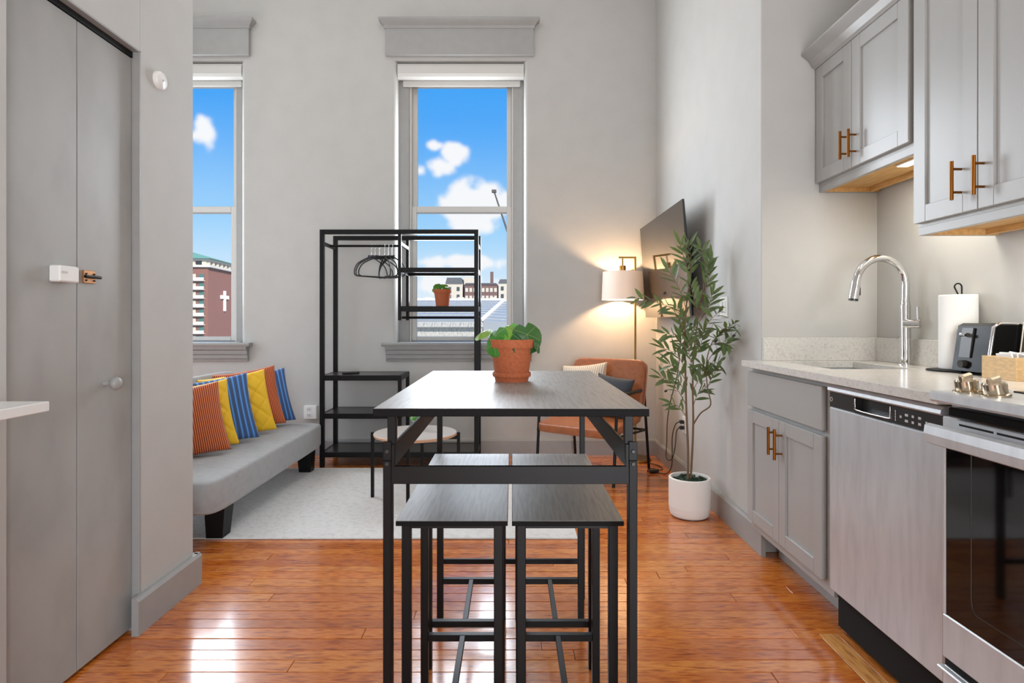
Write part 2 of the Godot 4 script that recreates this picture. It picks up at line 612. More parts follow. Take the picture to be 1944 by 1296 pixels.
func room() -> void:
	var far := WALL_D + 0.36
	# floor: boards across the room on a dark subfloor
	var fl := shell("floor", Vector3.ZERO)
	var st := begin()
	box(st, V(-4.2, -0.12, -2.8), V(2.1, -0.014, far))
	obj("subfloor", st, M.subfloor, fl)
	rng.seed = 77
	var rest := begin()
	var d := -2.6
	while d < WALL_D:
		var w := rng.randf_range(0.056, 0.074)
		if d + w > WALL_D:
			w = WALL_D - d
		var x_end := 1.38 if d < RET else XR
		if d + w < 2.11:
			x_end = 1.092
		if w > 0.012:
			var x := -4.0 - rng.randf() * 1.2
			var shown := d > 1.52
			while x < x_end:
				var l := rng.randf_range(1.1, 2.6)
				var a := maxf(x, -4.0)
				var b := minf(x + l, x_end)
				x += l
				if x_end - b < 0.2:
					b = x_end
					x = x_end
				if b - a < 0.01:
					continue
				var top := rng.randf_range(-0.0012, 0.0)
				var one := rest
				var own := shown and b > -0.62 * d and b > -2.75
				if own:
					one = begin()
				box(one, V(a + 0.0008, -0.014, d + 0.001), V(b - 0.0008, top, d + w - 0.001), 0.0016)
				if own:
					obj("plank", one, M["plank_%d" % rng.randi_range(0, 7)], fl)
		d += w
	var more := obj("planks", rest, M["plank_1"], fl)
	more.set_meta("kind", "stuff")
	# newer boards let in along the dishwasher
	var px := 1.093
	for k in 3:
		var w2: float = [0.066, 0.05, 0.11][k]
		st = begin()
		box(st, V(px, -0.014, -0.5), V(px + w2 - 0.0015, 0.0, 2.106 - 0.002), 0.0012)
		obj("patch_board", st, M["patch_%d" % k], fl)
		px += w2
	# ceiling
	st = begin()
	box(st, V(-4.2, CEIL, -2.8), V(2.1, CEIL + 0.2, far))
	setting(obj("ceiling", st, M.ceiling_white))
	# window wall: piers with rounded edges at the openings, bands below and above
	var back := shell("wall_back", V(0, 0, WALL_D))
	st = begin()
	box(st, V(-4.2, 0, WALL_D), V(2.1, WY0 - 0.03, far))
	box(st, V(-4.2, WY1, WALL_D), V(2.1, CEIL, far))
	var cuts := [-4.2, WX0 + W_OFF[1], WX1 + W_OFF[1], WX0, WX1, 2.1]
	for k in 3:
		var a: float = cuts[2 * k]
		var b: float = cuts[2 * k + 1]
		var pts := []
		var r := 0.035
		if k > 0:
			pts.append(Vector2(a, far))
			for i in 7:
				var t := PI / 2 * i / 6.0
				pts.append(Vector2(a + r - r * cos(t), WALL_D + r - r * sin(t)))
		else:
			pts.append(Vector2(a, far))
			pts.append(Vector2(a, WALL_D))
		if k < 2:
			for i in 7:
				var t := PI / 2 * i / 6.0
				pts.append(Vector2(b - r + r * sin(t), WALL_D + r - r * cos(t)))
			pts.append(Vector2(b, far))
		else:
			pts.append(Vector2(b, WALL_D))
			pts.append(Vector2(b, far))
		plan(st, pts, WY0 - 0.03, WY1)
	obj("plaster", st, M.plaster, back)
	# wall with the television and the return beside the sink
	st = begin()
	box(st, V(XR, 0, RET), V(2.1, CEIL, WALL_D), 0.004)
	setting(obj("wall_right", st, M.plaster))
	st = begin()
	box(st, V(XK, 0, -2.6), V(2.1, CEIL, RET))
	setting(obj("wall_kitchen", st, M.plaster))
	# closet wall with its door opening, the end that juts into the room
	st = begin()
	var dj0 := 1.569
	var dj1 := 2.131
	box(st, V(XL - 0.12, 0, dj1), V(XL, CEIL, 2.49), 0.004)
	box(st, V(-4.2, 0, 2.37), V(XL - 0.12, CEIL, 2.49))
	box(st, V(XL - 0.12, 0, -2.6), V(XL, CEIL, dj0))
	box(st, V(XL - 0.12, 2.089, dj0), V(XL, CEIL, dj1))
	box(st, V(-2.2, 0, 1.0), V(-2.1, CEIL, 2.37))
	box(st, V(-2.1, 0, 1.0), V(XL - 0.12, CEIL, 1.1))
	setting(obj("wall_closet", st, M.plaster))
	st = begin()
	box(st, V(-4.2, 0, -2.8), V(-0.1, CEIL, -2.6))
	box(st, V(1.6, 0, -2.8), V(2.1, CEIL, -2.6))
	box(st, V(-0.1, 2.2, -2.8), V(1.6, CEIL, -2.6))
	setting(obj("wall_rear", st, M.plaster))
	var rw := shell("door_2", V(0.75, 0, -2.7))  # unseen glazed door, made up to carry the rear fill light
	st = begin()
	for a: Array in [[-0.1, 0.0, -0.04, 2.2], [1.54, 0.0, 1.6, 2.2], [-0.04, 0.0, 1.54, 0.1], [-0.04, 2.14, 1.54, 2.2], [0.72, 0.1, 0.78, 2.14]]:
		box(st, V(a[0], a[1], -2.74), V(a[2], a[3], -2.68), 0.004)
	obj("frame", st, M.sash_white, rw)
	for a: Array in [[-0.04, 0.72], [0.78, 1.54]]:
		st = begin()
		box(st, V(a[0], 0.1, -2.712), V(a[1], 2.14, -2.708))
		obj("pane", st, M.window_glass, rw)
	st = begin()
	box(st, V(-4.2, 0, 2.49), V(-4.0, CEIL, 2.9))
	box(st, V(-4.2, 0, 4.6), V(-4.0, CEIL, WALL_D))
	box(st, V(-4.2, 0, 2.9), V(-4.0, 0.45, 4.6))
	box(st, V(-4.2, 2.65, 2.9), V(-4.0, CEIL, 4.6))
	setting(obj("wall_left", st, M.plaster))
	var sw := shell("window_3", V(-4.1, 0.45, 3.75))  # made-up window out of view, added for the side fill light
	st = begin()
	for a: Array in [[2.9, 0.45, 2.96, 2.65], [4.54, 0.45, 4.6, 2.65], [2.96, 0.45, 4.54, 0.51], [2.96, 2.59, 4.54, 2.65], [2.96, 1.52, 4.54, 1.58]]:
		box(st, V(-4.13, a[1], a[0]), V(-4.07, a[3], a[2]), 0.004)
	obj("frame", st, M.sash_white, sw)
	for a: Array in [[0.51, 1.52], [1.58, 2.59]]:
		st = begin()
		box(st, V(-4.102, a[0], 2.96), V(-4.098, a[1], 4.54))
		obj("pane", st, M.window_glass, sw)
	# jamb lining and track of the closet opening
	var tr := shell("trim_1", V(XL, 0, dj1))
	st = begin()
	box(st, V(XL - 0.05, 0, dj1 - 0.004), V(XL + 0.003, 2.089, dj1 + 0.001))
	box(st, V(XL - 0.05, 2.083, dj0), V(XL + 0.003, 2.0895, dj1))
	obj("jamb_lining", st, M.trim_grey, tr)
	st = begin()
	box(st, V(XL - 0.06, 2.062, dj0), V(XL - 0.022, 2.083, dj1 - 0.005))
	obj("track", st, M.black_metal, tr)
	# baseboards with a small eased top
	var h := 0.132
	st = begin()
	along_x(st, [Vector2(WALL_D, 0), Vector2(WALL_D - 0.022, 0), Vector2(WALL_D - 0.022, h - 0.012), Vector2(WALL_D - 0.014, h), Vector2(WALL_D, h)], -4.0, XR - 0.02)
	setting(obj("baseboard_back", st, M.trim_grey))
	st = begin()
	along_d(st, [Vector2(XR, 0), Vector2(XR - 0.022, 0), Vector2(XR - 0.022, h - 0.012), Vector2(XR - 0.014, h), Vector2(XR, h)], 2.79, WALL_D)
	setting(obj("baseboard_right", st, M.trim_grey))
	st = begin()
	along_d(st, [Vector2(XL, 0), Vector2(XL + 0.025, 0), Vector2(XL + 0.025, h - 0.012), Vector2(XL + 0.016, h), Vector2(XL, h)], 2.085, 2.512)
	along_x(st, [Vector2(2.49, 0), Vector2(2.512, 0), Vector2(2.512, h - 0.012), Vector2(2.504, h), Vector2(2.49, h)], -4.0, XL + 0.02)
	setting(obj("baseboard_closet", st, M.trim_grey))
	# folding closet door
	var door := shell("door_1", V(-1.385, 0, dj0))
	for k in 2:
		var a: float = [dj0 - 0.02, 1.8605][k]
		var b: float = [1.8565, dj1 - 0.008][k]
		st = begin()
		box(st, V(-1.405, 0.012, a), V(-1.37, 2.06, b), 0.0008)
		var leaf := obj("door_panel", st, M.door_grey, door)
		if k == 0:
			st = begin()
			var l0 := 1.745
			var l1 := 1.826
			box(st, V(-1.372, 1.232, l0), V(-1.338, 1.281, l1), 0.004)
			var lock := obj("latch_box", st, M.plastic_white, leaf)
			lock.set_meta("label", "white plastic child latch")
		else:
			st = begin()
			box(st, V(-1.372, 1.236, 1.879), V(-1.362, 1.278, 1.932), 0.002)
			var plate := obj("latch_plate", st, M.copper_plate, leaf)
			plate.set_meta("label", "copper coloured bolt plate")
			st = begin()
			tube(st, [V(-1.356, 1.257, 1.875), V(-1.356, 1.257, 1.945)], 0.005, 8)
			for q: Array in [[1.266, 1.887], [1.266, 1.923], [1.245, 1.887], [1.245, 1.923]]:
				tube(st, [V(-1.364, q[0], q[1]), V(-1.359, q[0], q[1])], 0.003, 8)
			obj("bolt", st, M.black_metal, leaf)
			st = begin()
			var kx := Transform3D(Basis(Vector3.DOWN, Vector3.RIGHT, Vector3.BACK), V(-1.371, 0.905, 1.985))
			turned(st, [Vector2(0.011, 0), Vector2(0.008, 0.012), Vector2(0.008, 0.022), Vector2(0.019, 0.028), Vector2(0.023, 0.038), Vector2(0.020, 0.048), Vector2(0.010, 0.053), Vector2(0, 0.054)], kx, 20)
			obj("knob", st, M.trim_grey, leaf)
	st = begin()
	box(st, V(-1.3375, 1.258, 1.752), V(-1.3365, 1.264, 1.775))
	obj("latch_slot", st, M.icon_grey, door)

func windows() -> void:
	for n in 2:
		var o: float = W_OFF[n]
		var w := shell("window_%d" % (n + 1), V(o + (WX0 + WX1) / 2, WY0, WALL_D))
		var d0 := WALL_D + 0.10
		# box frame
		var st := begin()
		box(st, V(WX0 + o - 0.01, WY0 - 0.03, d0), V(WX0 + o + 0.088, WY1, d0 + 0.16), 0.003)
		box(st, V(WX1 + o - 0.088, WY0 - 0.03, d0), V(WX1 + o + 0.01, WY1, d0 + 0.16), 0.003)
		box(st, V(WX0 + o, 3.17, d0), V(WX1 + o, WY1, d0 + 0.16), 0.003)
		obj("frame", st, M.trim_grey, w)
		# parting stops
		st = begin()
		for s: Array in [[WX0 + 0.088, 0.016], [WX1 - 0.088, -0.016]]:
			box(st, V(s[0] + o, WY0, d0 + 0.012), V(s[0] + s[1] + o, 3.17, d0 + 0.15), 0.002)
		obj("stop", st, M.sash_white, w)
		# upper and lower sash
		var gx0 := WX0 + 0.104 + o
		var gx1 := WX1 - 0.104 + o
		for k in 2:
			var y0: float = [0.945, 2.045][k]
			var y1: float = [2.095, 3.18][k]
			var d1: float = d0 + [0.03, 0.075][k]
			var r := 0.042
			st = begin()
			box(st, V(gx0, y0, d1), V(gx0 + r, y1, d1 + 0.04), 0.004)
			box(st, V(gx1 - r, y0, d1), V(gx1, y1, d1 + 0.04), 0.004)
			box(st, V(gx0 + r, y0, d1), V(gx1 - r, y0 + [0.036, 0.03][k], d1 + 0.04), 0.004)
			box(st, V(gx0 + r, y1 - [0.052, 0.046][k], d1), V(gx1 - r, y1, d1 + 0.04), 0.004)
			var sash := obj("sash", st, M.sash_white, w)
			st = begin()
			box(st, V(gx0 + r - 0.004, y0 + 0.02, d1 + 0.018), V(gx1 - r + 0.004, y1 - 0.03, d1 + 0.022))
			obj("pane", st, M.window_glass, sash)
		# stool and moulded apron
		st = begin()
		along_x(st, [Vector2(d0 + 0.2, WY0 - 0.03), Vector2(WALL_D - 0.06, WY0 - 0.03), Vector2(WALL_D - 0.066, WY0 - 0.015), Vector2(WALL_D - 0.06, WY0), Vector2(d0 + 0.2, WY0 + 0.012)], WX0 + 0.02 + o, WX1 - 0.02 + o)
		var xa := -1.076 + o
		var xb := 0.198 + o
		along_x(st, [Vector2(WALL_D, WY0), Vector2(WALL_D - 0.075, WY0), Vector2(WALL_D - 0.078, WY0 - 0.014), Vector2(WALL_D - 0.07, WY0 - 0.03), Vector2(WALL_D, WY0 - 0.03)], xa, xb)
		obj("window_sill", st, M.trim_grey, w)
		st = begin()
		along_x(st, [Vector2(WALL_D, WY0 - 0.03), Vector2(WALL_D - 0.066, WY0 - 0.03), Vector2(WALL_D - 0.056, WY0 - 0.058), Vector2(WALL_D - 0.030, WY0 - 0.058), Vector2(WALL_D - 0.030, WY0 - 0.063), Vector2(WALL_D - 0.050, WY0 - 0.063), Vector2(WALL_D - 0.042, WY0 - 0.096), Vector2(WALL_D - 0.020, WY0 - 0.096), Vector2(WALL_D - 0.020, WY0 - 0.101), Vector2(WALL_D - 0.038, WY0 - 0.101), Vector2(WALL_D - 0.032, WY0 - 0.132), Vector2(WALL_D - 0.014, WY0 - 0.132), Vector2(WALL_D - 0.014, WY0 - 0.136), Vector2(WALL_D - 0.026, WY0 - 0.136), Vector2(WALL_D - 0.020, WY0 - 0.154), Vector2(WALL_D, WY0 - 0.154)], xa + 0.03, xb - 0.03)
		obj("apron", st, M.trim_grey, w)
		# head board with a crown cap
		st = begin()
		box(st, V(-1.05 + o, 3.318, WALL_D - 0.035), V(0.18 + o, 3.54, WALL_D), 0.003)
		obj("head_board", st, M.trim_grey, w)
		st = begin()
		var steps := [[3.536, 1.056, 0.04], [3.556, 1.060, 0.046], [3.572, 1.074, 0.06], [3.590, 1.092, 0.08], [3.594, 1.098, 0.086], [3.608, 1.098, 0.086]]
		for k in steps.size() - 1:
			var q := []
			for e in 2:
				var l: Array = steps[k + e]
				var xa0: float = -l[1] + o
				var xb0: float = l[1] - 0.87 + o
				q += [V(xa0, l[0], WALL_D - l[2]), V(xb0, l[0], WALL_D - l[2]), V(xb0, l[0], WALL_D), V(xa0, l[0], WALL_D)]
			hexa(st, q)
		obj("crown_cap", st, M.trim_grey, w)
		# roller blind, rolled up
		var t := thing("roller_blind", "white roller blind rolled up at the top of " + ["the window behind the clothes rack", "the window above the grey sofa"][n], "blind", V(o + (WX0 + WX1) / 2, 3.15, WALL_D + 0.05))
		st = begin()
		var prof := []
		for i in 14:
			var a := TAU * i / 14.0
			prof.append(Vector2(WALL_D + 0.055 + 0.048 * cos(a) * (0.9 + 0.2 * absf(sin(a))), 3.214 + 0.068 * sin(a)))
		along_x(st, prof, WX0 + 0.004 + o, WX1 - 0.004 + o)
		obj("roll", st, M.blind_cloth, t)
		st = begin()
		box(st, V(WX0 + 0.036 + o, 3.10, WALL_D + 0.075), V(WX1 - 0.03 + o, 3.152, WALL_D + 0.098), 0.006)
		obj("bottom_rail", st, M.blind_cloth, t)
		for x: float in [WX0 + 0.001, WX1 - 0.004]:
			st = begin()
			box(st, V(x + o, 3.15, WALL_D + 0.03), V(x + 0.003 + o, 3.275, WALL_D + 0.1))
			obj("bracket", st, M.plastic_white, t)

# ---------------------------------------------------------------- what stands outside
func outside() -> void:
	var brick := mat("tower_brick", rgb(152, 104, 94), 0.9)
	world_tex(brick, noise_tex(71, 0.05, 4, [[0.0, grey(0.8)], [1.0, grey(1.0)]]), Vector3(0.05, 0.4, 0.05))
	mat("block_brick", rgb(118, 92, 88), 0.9)
	mat("concrete", rgb(206, 204, 198), 0.9)
	mat("limestone", rgb(208, 200, 186), 0.9)
	mat("copper_roof", rgb(104, 160, 140), 0.8)
	mat("slate", rgb(96, 98, 104), 0.8)
	mat("curtained_glass", rgb(70, 116, 112), 0.25)
	mat("dark_glass", rgb(70, 76, 84), 0.3)
	mat("ground_far", rgb(150, 150, 146), 0.95)
	mat("roof_sheet", rgb(150, 157, 164), 0.6)
	mat("old_white", rgb(196, 196, 192), 0.9)
	world_tex(M.old_white, noise_tex(72, 0.02, 5, [[0.0, grey(0.6)], [0.45, grey(0.9)], [1.0, grey(1.0)]]), Vector3(1.6, 0.5, 0.5))
	mat("cross_white", rgb(250, 250, 250), 0.8)
	var st := begin()
	box(st, V(-600, -26, -20), V(600, -25, 900))
	setting(obj("ground", st, M.ground_far))
	# brick tower with balconies on its front and a white cross on its side
	var dz := 190.0
	var c := V(PX(395, dz), -25, dz)          # the corner towards us
	var bs := Basis(Vector3.UP, 0.086)
	var bx := bs * Vector3.RIGHT
	var bz := bs * Vector3.FORWARD
	var top := PY(506, dz)
	var t := thing("brick_tower", "tall red brick apartment tower with white cross and green hipped roof", "building", c)
	var P := func(x: float, y: float, d: float) -> Vector3: return c + bx * x + bz * d + Vector3.UP * (y + 25.0)
	var blk := func(s: SurfaceTool, x0: float, y0: float, e0: float, x1: float, y1: float, e1: float) -> void:
		obox(s, (P.call(x0, y0, e0) + P.call(x1, y1, e1)) / 2.0, Basis(bx, Vector3.UP, -bz), Vector3(absf(x1 - x0), absf(y1 - y0), absf(e1 - e0)))
	st = begin()
	blk.call(st, -24.0, -25.0, 0.0, 0.0, top, 23.0)
	obj("brick_walls", st, M.tower_brick, t)
	var fl := 2.83
	for k in 9:
		var y0 := top - 2.2 - fl * (k + 1) + 0.55
		for b in 4:
			var x1 := -0.9 - 4.6 * b
			st = begin()
			blk.call(st, x1 - 4.2, y0 - 0.2, -1.1, x1, y0 + 0.05, 0.2)
			blk.call(st, x1 - 4.2, y0, -1.1, x1, y0 + 0.95, -0.98)
			var bal := obj("balcony", st, M.concrete, t)
			st = begin()
			blk.call(st, x1 - 2.0, y0 + 0.05, -0.06, x1 - 0.3, y0 + 2.1, 0.06)
			obj("balcony_door", st, M.curtained_glass, bal)
			st = begin()
			blk.call(st, x1 - 4.0, y0 + 0.05, -0.06, x1 - 2.9, y0 + 2.1, 0.06)
			obj("white_panel", st, M.limestone, bal)
	# penthouse storey
	st = begin()
	blk.call(st, -23.0, top, 1.2, -1.0, top + 2.4, 22.0)
	obj("penthouse", st, M.dark_glass, t)
	st = begin()
	blk.call(st, -25.0, top - 0.2, -0.8, 1.0, top + 0.5, 24.0)
	blk.call(st, -24.0, top + 2.0, -0.2, 0.4, top + 2.6, 23.2)
	obj("cornice", st, M.concrete, t)
	for k in 7:
		st = begin()
		blk.call(st, -1.2, top + 0.5, 0.6 + 3.4 * k, 0.0, top + 2.0, 1.9 + 3.4 * k)
		obj("pilaster", st, M.limestone, t)
	for k in 6:
		st = begin()
		blk.call(st, -2.0 - 3.6 * k, top + 0.5, 0.2, -0.6 - 3.6 * k, top + 2.0, 1.6)
		obj("pilaster", st, M.limestone, t)
	st = begin()
	var ry := top + 2.6
	var q := [P.call(-25.0, ry, -1.2), P.call(1.2, ry, -1.2), P.call(1.2, ry, 24.2), P.call(-25.0, ry, 24.2)]
	var r0: Vector3 = P.call(-14.0, ry + 3.2, 11.5)
	var r1: Vector3 = P.call(-9.5, ry + 3.2, 11.5)
	quad(st, q[0], q[1], r1, r0, Vector3(0, 1, 0.4))
	trin(st, q[1], q[2], r1, Vector3(1, 1, 0))
	quad(st, q[2], q[3], r0, r1, Vector3(0, 1, -1))
	trin(st, q[3], q[0], r0, Vector3(-1, 1, 0))
	quad(st, q[0], q[1], q[2], q[3], Vector3.DOWN)
	obj("hipped_roof", st, M.copper_roof, t)
	st = begin()
	var cy := PY(590, 200.0)
	blk.call(st, 0.0, cy, 12.2, 0.5, cy + 6.9, 13.4)
	blk.call(st, 0.0, cy + 4.1, 9.6, 0.5, cy + 5.3, 16.0)
	obj("cross", st, M.cross_white, t)
	# low white building beyond the tower
	st = begin()
	var lb := thing("white_annex", "low white annex with pale roof beside the brick tower", "building", V(PX(452, 260), -25, 260))
	box(st, V(PX(440, 260), -25, 258), V(PX(475, 260), PY(626, 260), 290))
	obj("walls", st, M.limestone, lb)
	st = begin()
	along_d(st, [Vector2(PX(436, 260), PY(626, 260)), Vector2(PX(479, 260), PY(626, 260)), Vector2(PX(462, 260), PY(600, 260)), Vector2(PX(450, 260), PY(600, 260))], 256, 292)
	obj("roof", st, M.slate, lb)
	# far town beyond the window behind the rack
	var dd := 240.0
	for a: Array in [["pale_mansion", "pale stone building with a grey mansard roof, far beyond the rooftops", 846, 878, 538, 527, "limestone", "slate", 2, 2], ["brick_block", "long dark brick block with rows of white windows under a tall chimney", 882, 944.5, 540, 537, "block_brick", "slate", 8, 4], ["pale_tower_block", "pale stone block with grey attic beside the brick block", 946.5, 990, 537, 530, "limestone", "slate", 3, 2]]:
		var x0 := PX(a[2], dd)
		var x1 := PX(a[3], dd)
		var yt := PY(a[4], dd)
		var b := thing(a[0], a[1], "building", V((x0 + x1) / 2, -25, dd))
		st = begin()
		box(st, V(x0, -25, dd), V(x1, yt, dd + 18))
		obj("walls", st, M[a[6]], b)
		st = begin()
		var yr := PY(a[5], dd)
		along_d(st, [Vector2(x0 - 0.1, yt), Vector2(x1 + 0.1, yt), Vector2(x1 - 0.6, yr), Vector2(x0 + 0.6, yr)], dd - 0.4, dd + 18.4)
		obj("roof", st, M[a[7]], b)
		for i in a[8]:
			for j in a[9]:
				var wx: float = lerpf(x0, x1, (i + 0.5) / a[8])
				var wy: float = yt - 2.2 - 3.1 * j
				st = begin()
				box(st, V(wx - 0.55, wy - 0.8, dd - 0.15), V(wx + 0.55, wy + 0.8, dd + 0.1))
				obj("window", st, M.limestone if a[6] == "block_brick" else M.dark_glass, b)
		if a[0] == "brick_block":
			st = begin()
			box(st, V(PX(930, dd), yt - 1, dd + 4), V(PX(936, dd), PY(514, dd), dd + 5.4))
			obj("chimney", st, M.block_brick, b)
			st = begin()
			box(st, V(PX(880, dd), yt, dd + 2), V(PX(903, dd), PY(525, dd), dd + 8))
			obj("raised_storey", st, M.limestone, b)
	# lower white rooftops before it
	st = begin()
	var wl := thing("white_rooftops", "low white flat-roofed house in front of the far brick block", "building", V(PX(880, 140), -25, 140))
	box(st, V(PX(700, 140), -25, 140), V(PX(1010, 140), PY(569, 140), 165))
	obj("walls", st, M.concrete, wl)
	for k in 5:
		st = begin()
		box(st, V(PX(800 + 32 * k, 140), PY(569, 140), 146), V(PX(812 + 32 * k, 140), PY(562, 140), 149))
		obj("roof_box", st, M.limestone, wl)
	# neighbour's hipped metal roof and the weathered white wall under it
	var nd := 24.0
	var nb := thing("neighbour_house", "neighbouring house with grey ribbed hip roof and weathered white wall", "building", V(-1.5, -25, nd))
	st = begin()
	box(st, V(-9.0, -25, nd - 3.6), V(PX(914, nd - 3.6), PY(622, nd - 3.6), nd + 9))
	obj("walls", st, M.old_white, nb)
	st = begin()
	box(st, V(-9.0, PY(622, nd - 3.8), nd - 3.8), V(PX(916, nd - 3.8), PY(611, nd - 3.8), nd - 3.3), 0.03)
	box(st, V(-9.0, PY(640, nd - 3.7), nd - 3.75), V(PX(914, nd - 3.8), PY(637, nd - 3.7), nd - 3.5), 0.01)
	obj("parapet", st, M.old_white, nb)
	st = begin()
	var e0 := V(-9.0, PY(606, nd - 3), nd - 3.0)
	var e1 := V(PX(915, nd - 3), PY(606, nd - 3), nd - 3.0)
	var h0 := V(-9.0, PY(569, nd + 3), nd + 3.0)
	var h1 := V(PX(956, nd + 3), PY(569, nd + 3), nd + 3.0)
	hexa(st, [e0 + Vector3.DOWN, e1 + Vector3.DOWN, h1 + Vector3.DOWN * 2.0, h0 + Vector3.DOWN * 2.0, e0, e1, h1, h0])
	obj("roof_slope", st, M.roof_sheet, nb)
	for k in 9:
		var f := (k + 0.5) / 9.0
		st = begin()
		tube(st, [e0.lerp(h0, f) + Vector3.UP * 0.01, e1.lerp(h1, f) + Vector3.UP * 0.01], 0.02, 5)
		obj("roof_seam", st, M.old_white, nb)
	st = begin()
	tube(st, [h0, h1], 0.07, 8)
	tube(st, [h1, e1], 0.07, 8)
	obj("ridge_cap", st, M.cross_white, nb)
	# second slope to the side
	st = begin()
	var g0 := V(PX(917, nd - 3), PY(608, nd - 3), nd - 2.9)
	var g1 := V(PX(1010, nd - 3), PY(614, nd - 3), nd - 2.9)
	var g2 := V(PX(1010, nd + 2), PY(570, nd + 2), nd + 2.9)
	var g3 := V(PX(957, nd + 2), PY(570, nd + 2), nd + 2.9)
	hexa(st, [g0 + Vector3.DOWN, g1 + Vector3.DOWN, g2 + Vector3.DOWN * 2.0, g3 + Vector3.DOWN * 2.0, g0, g1, g2, g3])
	obj("side_slope", st, M.roof_sheet, nb)
	for k in 8:
		var f := (k + 0.5) / 8.0
		st = begin()
		tube(st, [g0.lerp(g3, f) + Vector3.UP * 0.01, g1.lerp(g2, f) + Vector3.UP * 0.01], 0.02, 5)
		obj("roof_seam", st, M.old_white, nb)
	# crane
	var cd := 300.0
	var cr := thing("tower_crane", "grey luffing crane jib rising over the town against the clouds", "crane", V(PX(1040, cd), -25, cd))
	st = begin()
	var tip := V(PX(938, cd), PY(363, cd), cd)
	var foot := V(PX(985, cd), PY(505, cd), cd)
	for s: Vector3 in [Vector3(0.5, 0, 0), Vector3(-0.5, 0, 0), Vector3(0, 0, 0.8)]:
		tube(st, [tip + s * 0.4, foot + s], 0.16, 5)
	for k in 24:
		var f := k / 24.0
		tube(st, [tip.lerp(foot, f) + Vector3(0.5, 0, 0), tip.lerp(foot, f + 1.0 / 24) - Vector3(0.5, 0, 0)], 0.09, 4)
	obj("jib", st, M.tray_grey, cr)
	st = begin()
	box(st, tip + Vector3(-1.2, -0.8, -0.8), tip + Vector3(1.2, 0.8, 0.8), 0.2)
	obj("jib_head", st, M.tray_grey, cr)
	st = begin()
	box(st, V(PX(985, cd) - 1, -25, cd - 1), V(PX(985, cd) + 1, foot.y, cd + 1))
	obj("mast", st, M.tray_grey, cr)

# ---------------------------------------------------------------- kitchen
const CT := 0.925      # top of the worktop

# shaker door on a plane X = x (front face), frame proud, panel sunk
func shaker(parent: Node3D, x: float, y0: float, y1: float, d0: float, d1: float, rail := 0.057) -> MeshInstance3D:
	var st := begin()
	var b := x + 0.02
	box(st, V(x, y0, d0), V(b, y1, d0 + rail), 0.0015)
	box(st, V(x, y0, d1 - rail), V(b, y1, d1), 0.0015)
	box(st, V(x, y0, d0 + rail), V(b, y0 + rail, d1 - rail), 0.0015)
	box(st, V(x, y1 - rail, d0 + rail), V(b, y1, d1 - rail), 0.0015)
	var o := obj("door", st, M.cabinet_grey, parent)
	st = begin()
	box(st, V(x + 0.009, y0 + rail - 0.004, d0 + rail - 0.004), V(b - 0.002, y1 - rail + 0.004, d1 - rail + 0.004))
	obj("panel", st, M.cabinet_grey, o)
	return o

# upright bar pull in front of X = x
func pull(parent: Node3D, x: float, y0: float, y1: float, d: float) -> void:
	var st := begin()
	tube(st, [V(x - 0.032, y0, d), V(x - 0.032, y1, d)], 0.006, 10)
	for f: float in [0.2, 0.8]:
		var y := lerpf(y0, y1, f)
		tube(st, [V(x + 0.001, y, d), V(x - 0.032, y, d)], 0.0042, 8)
	obj("handle", st, M.brass_pull, parent).set_meta("label", "brass bar pull")

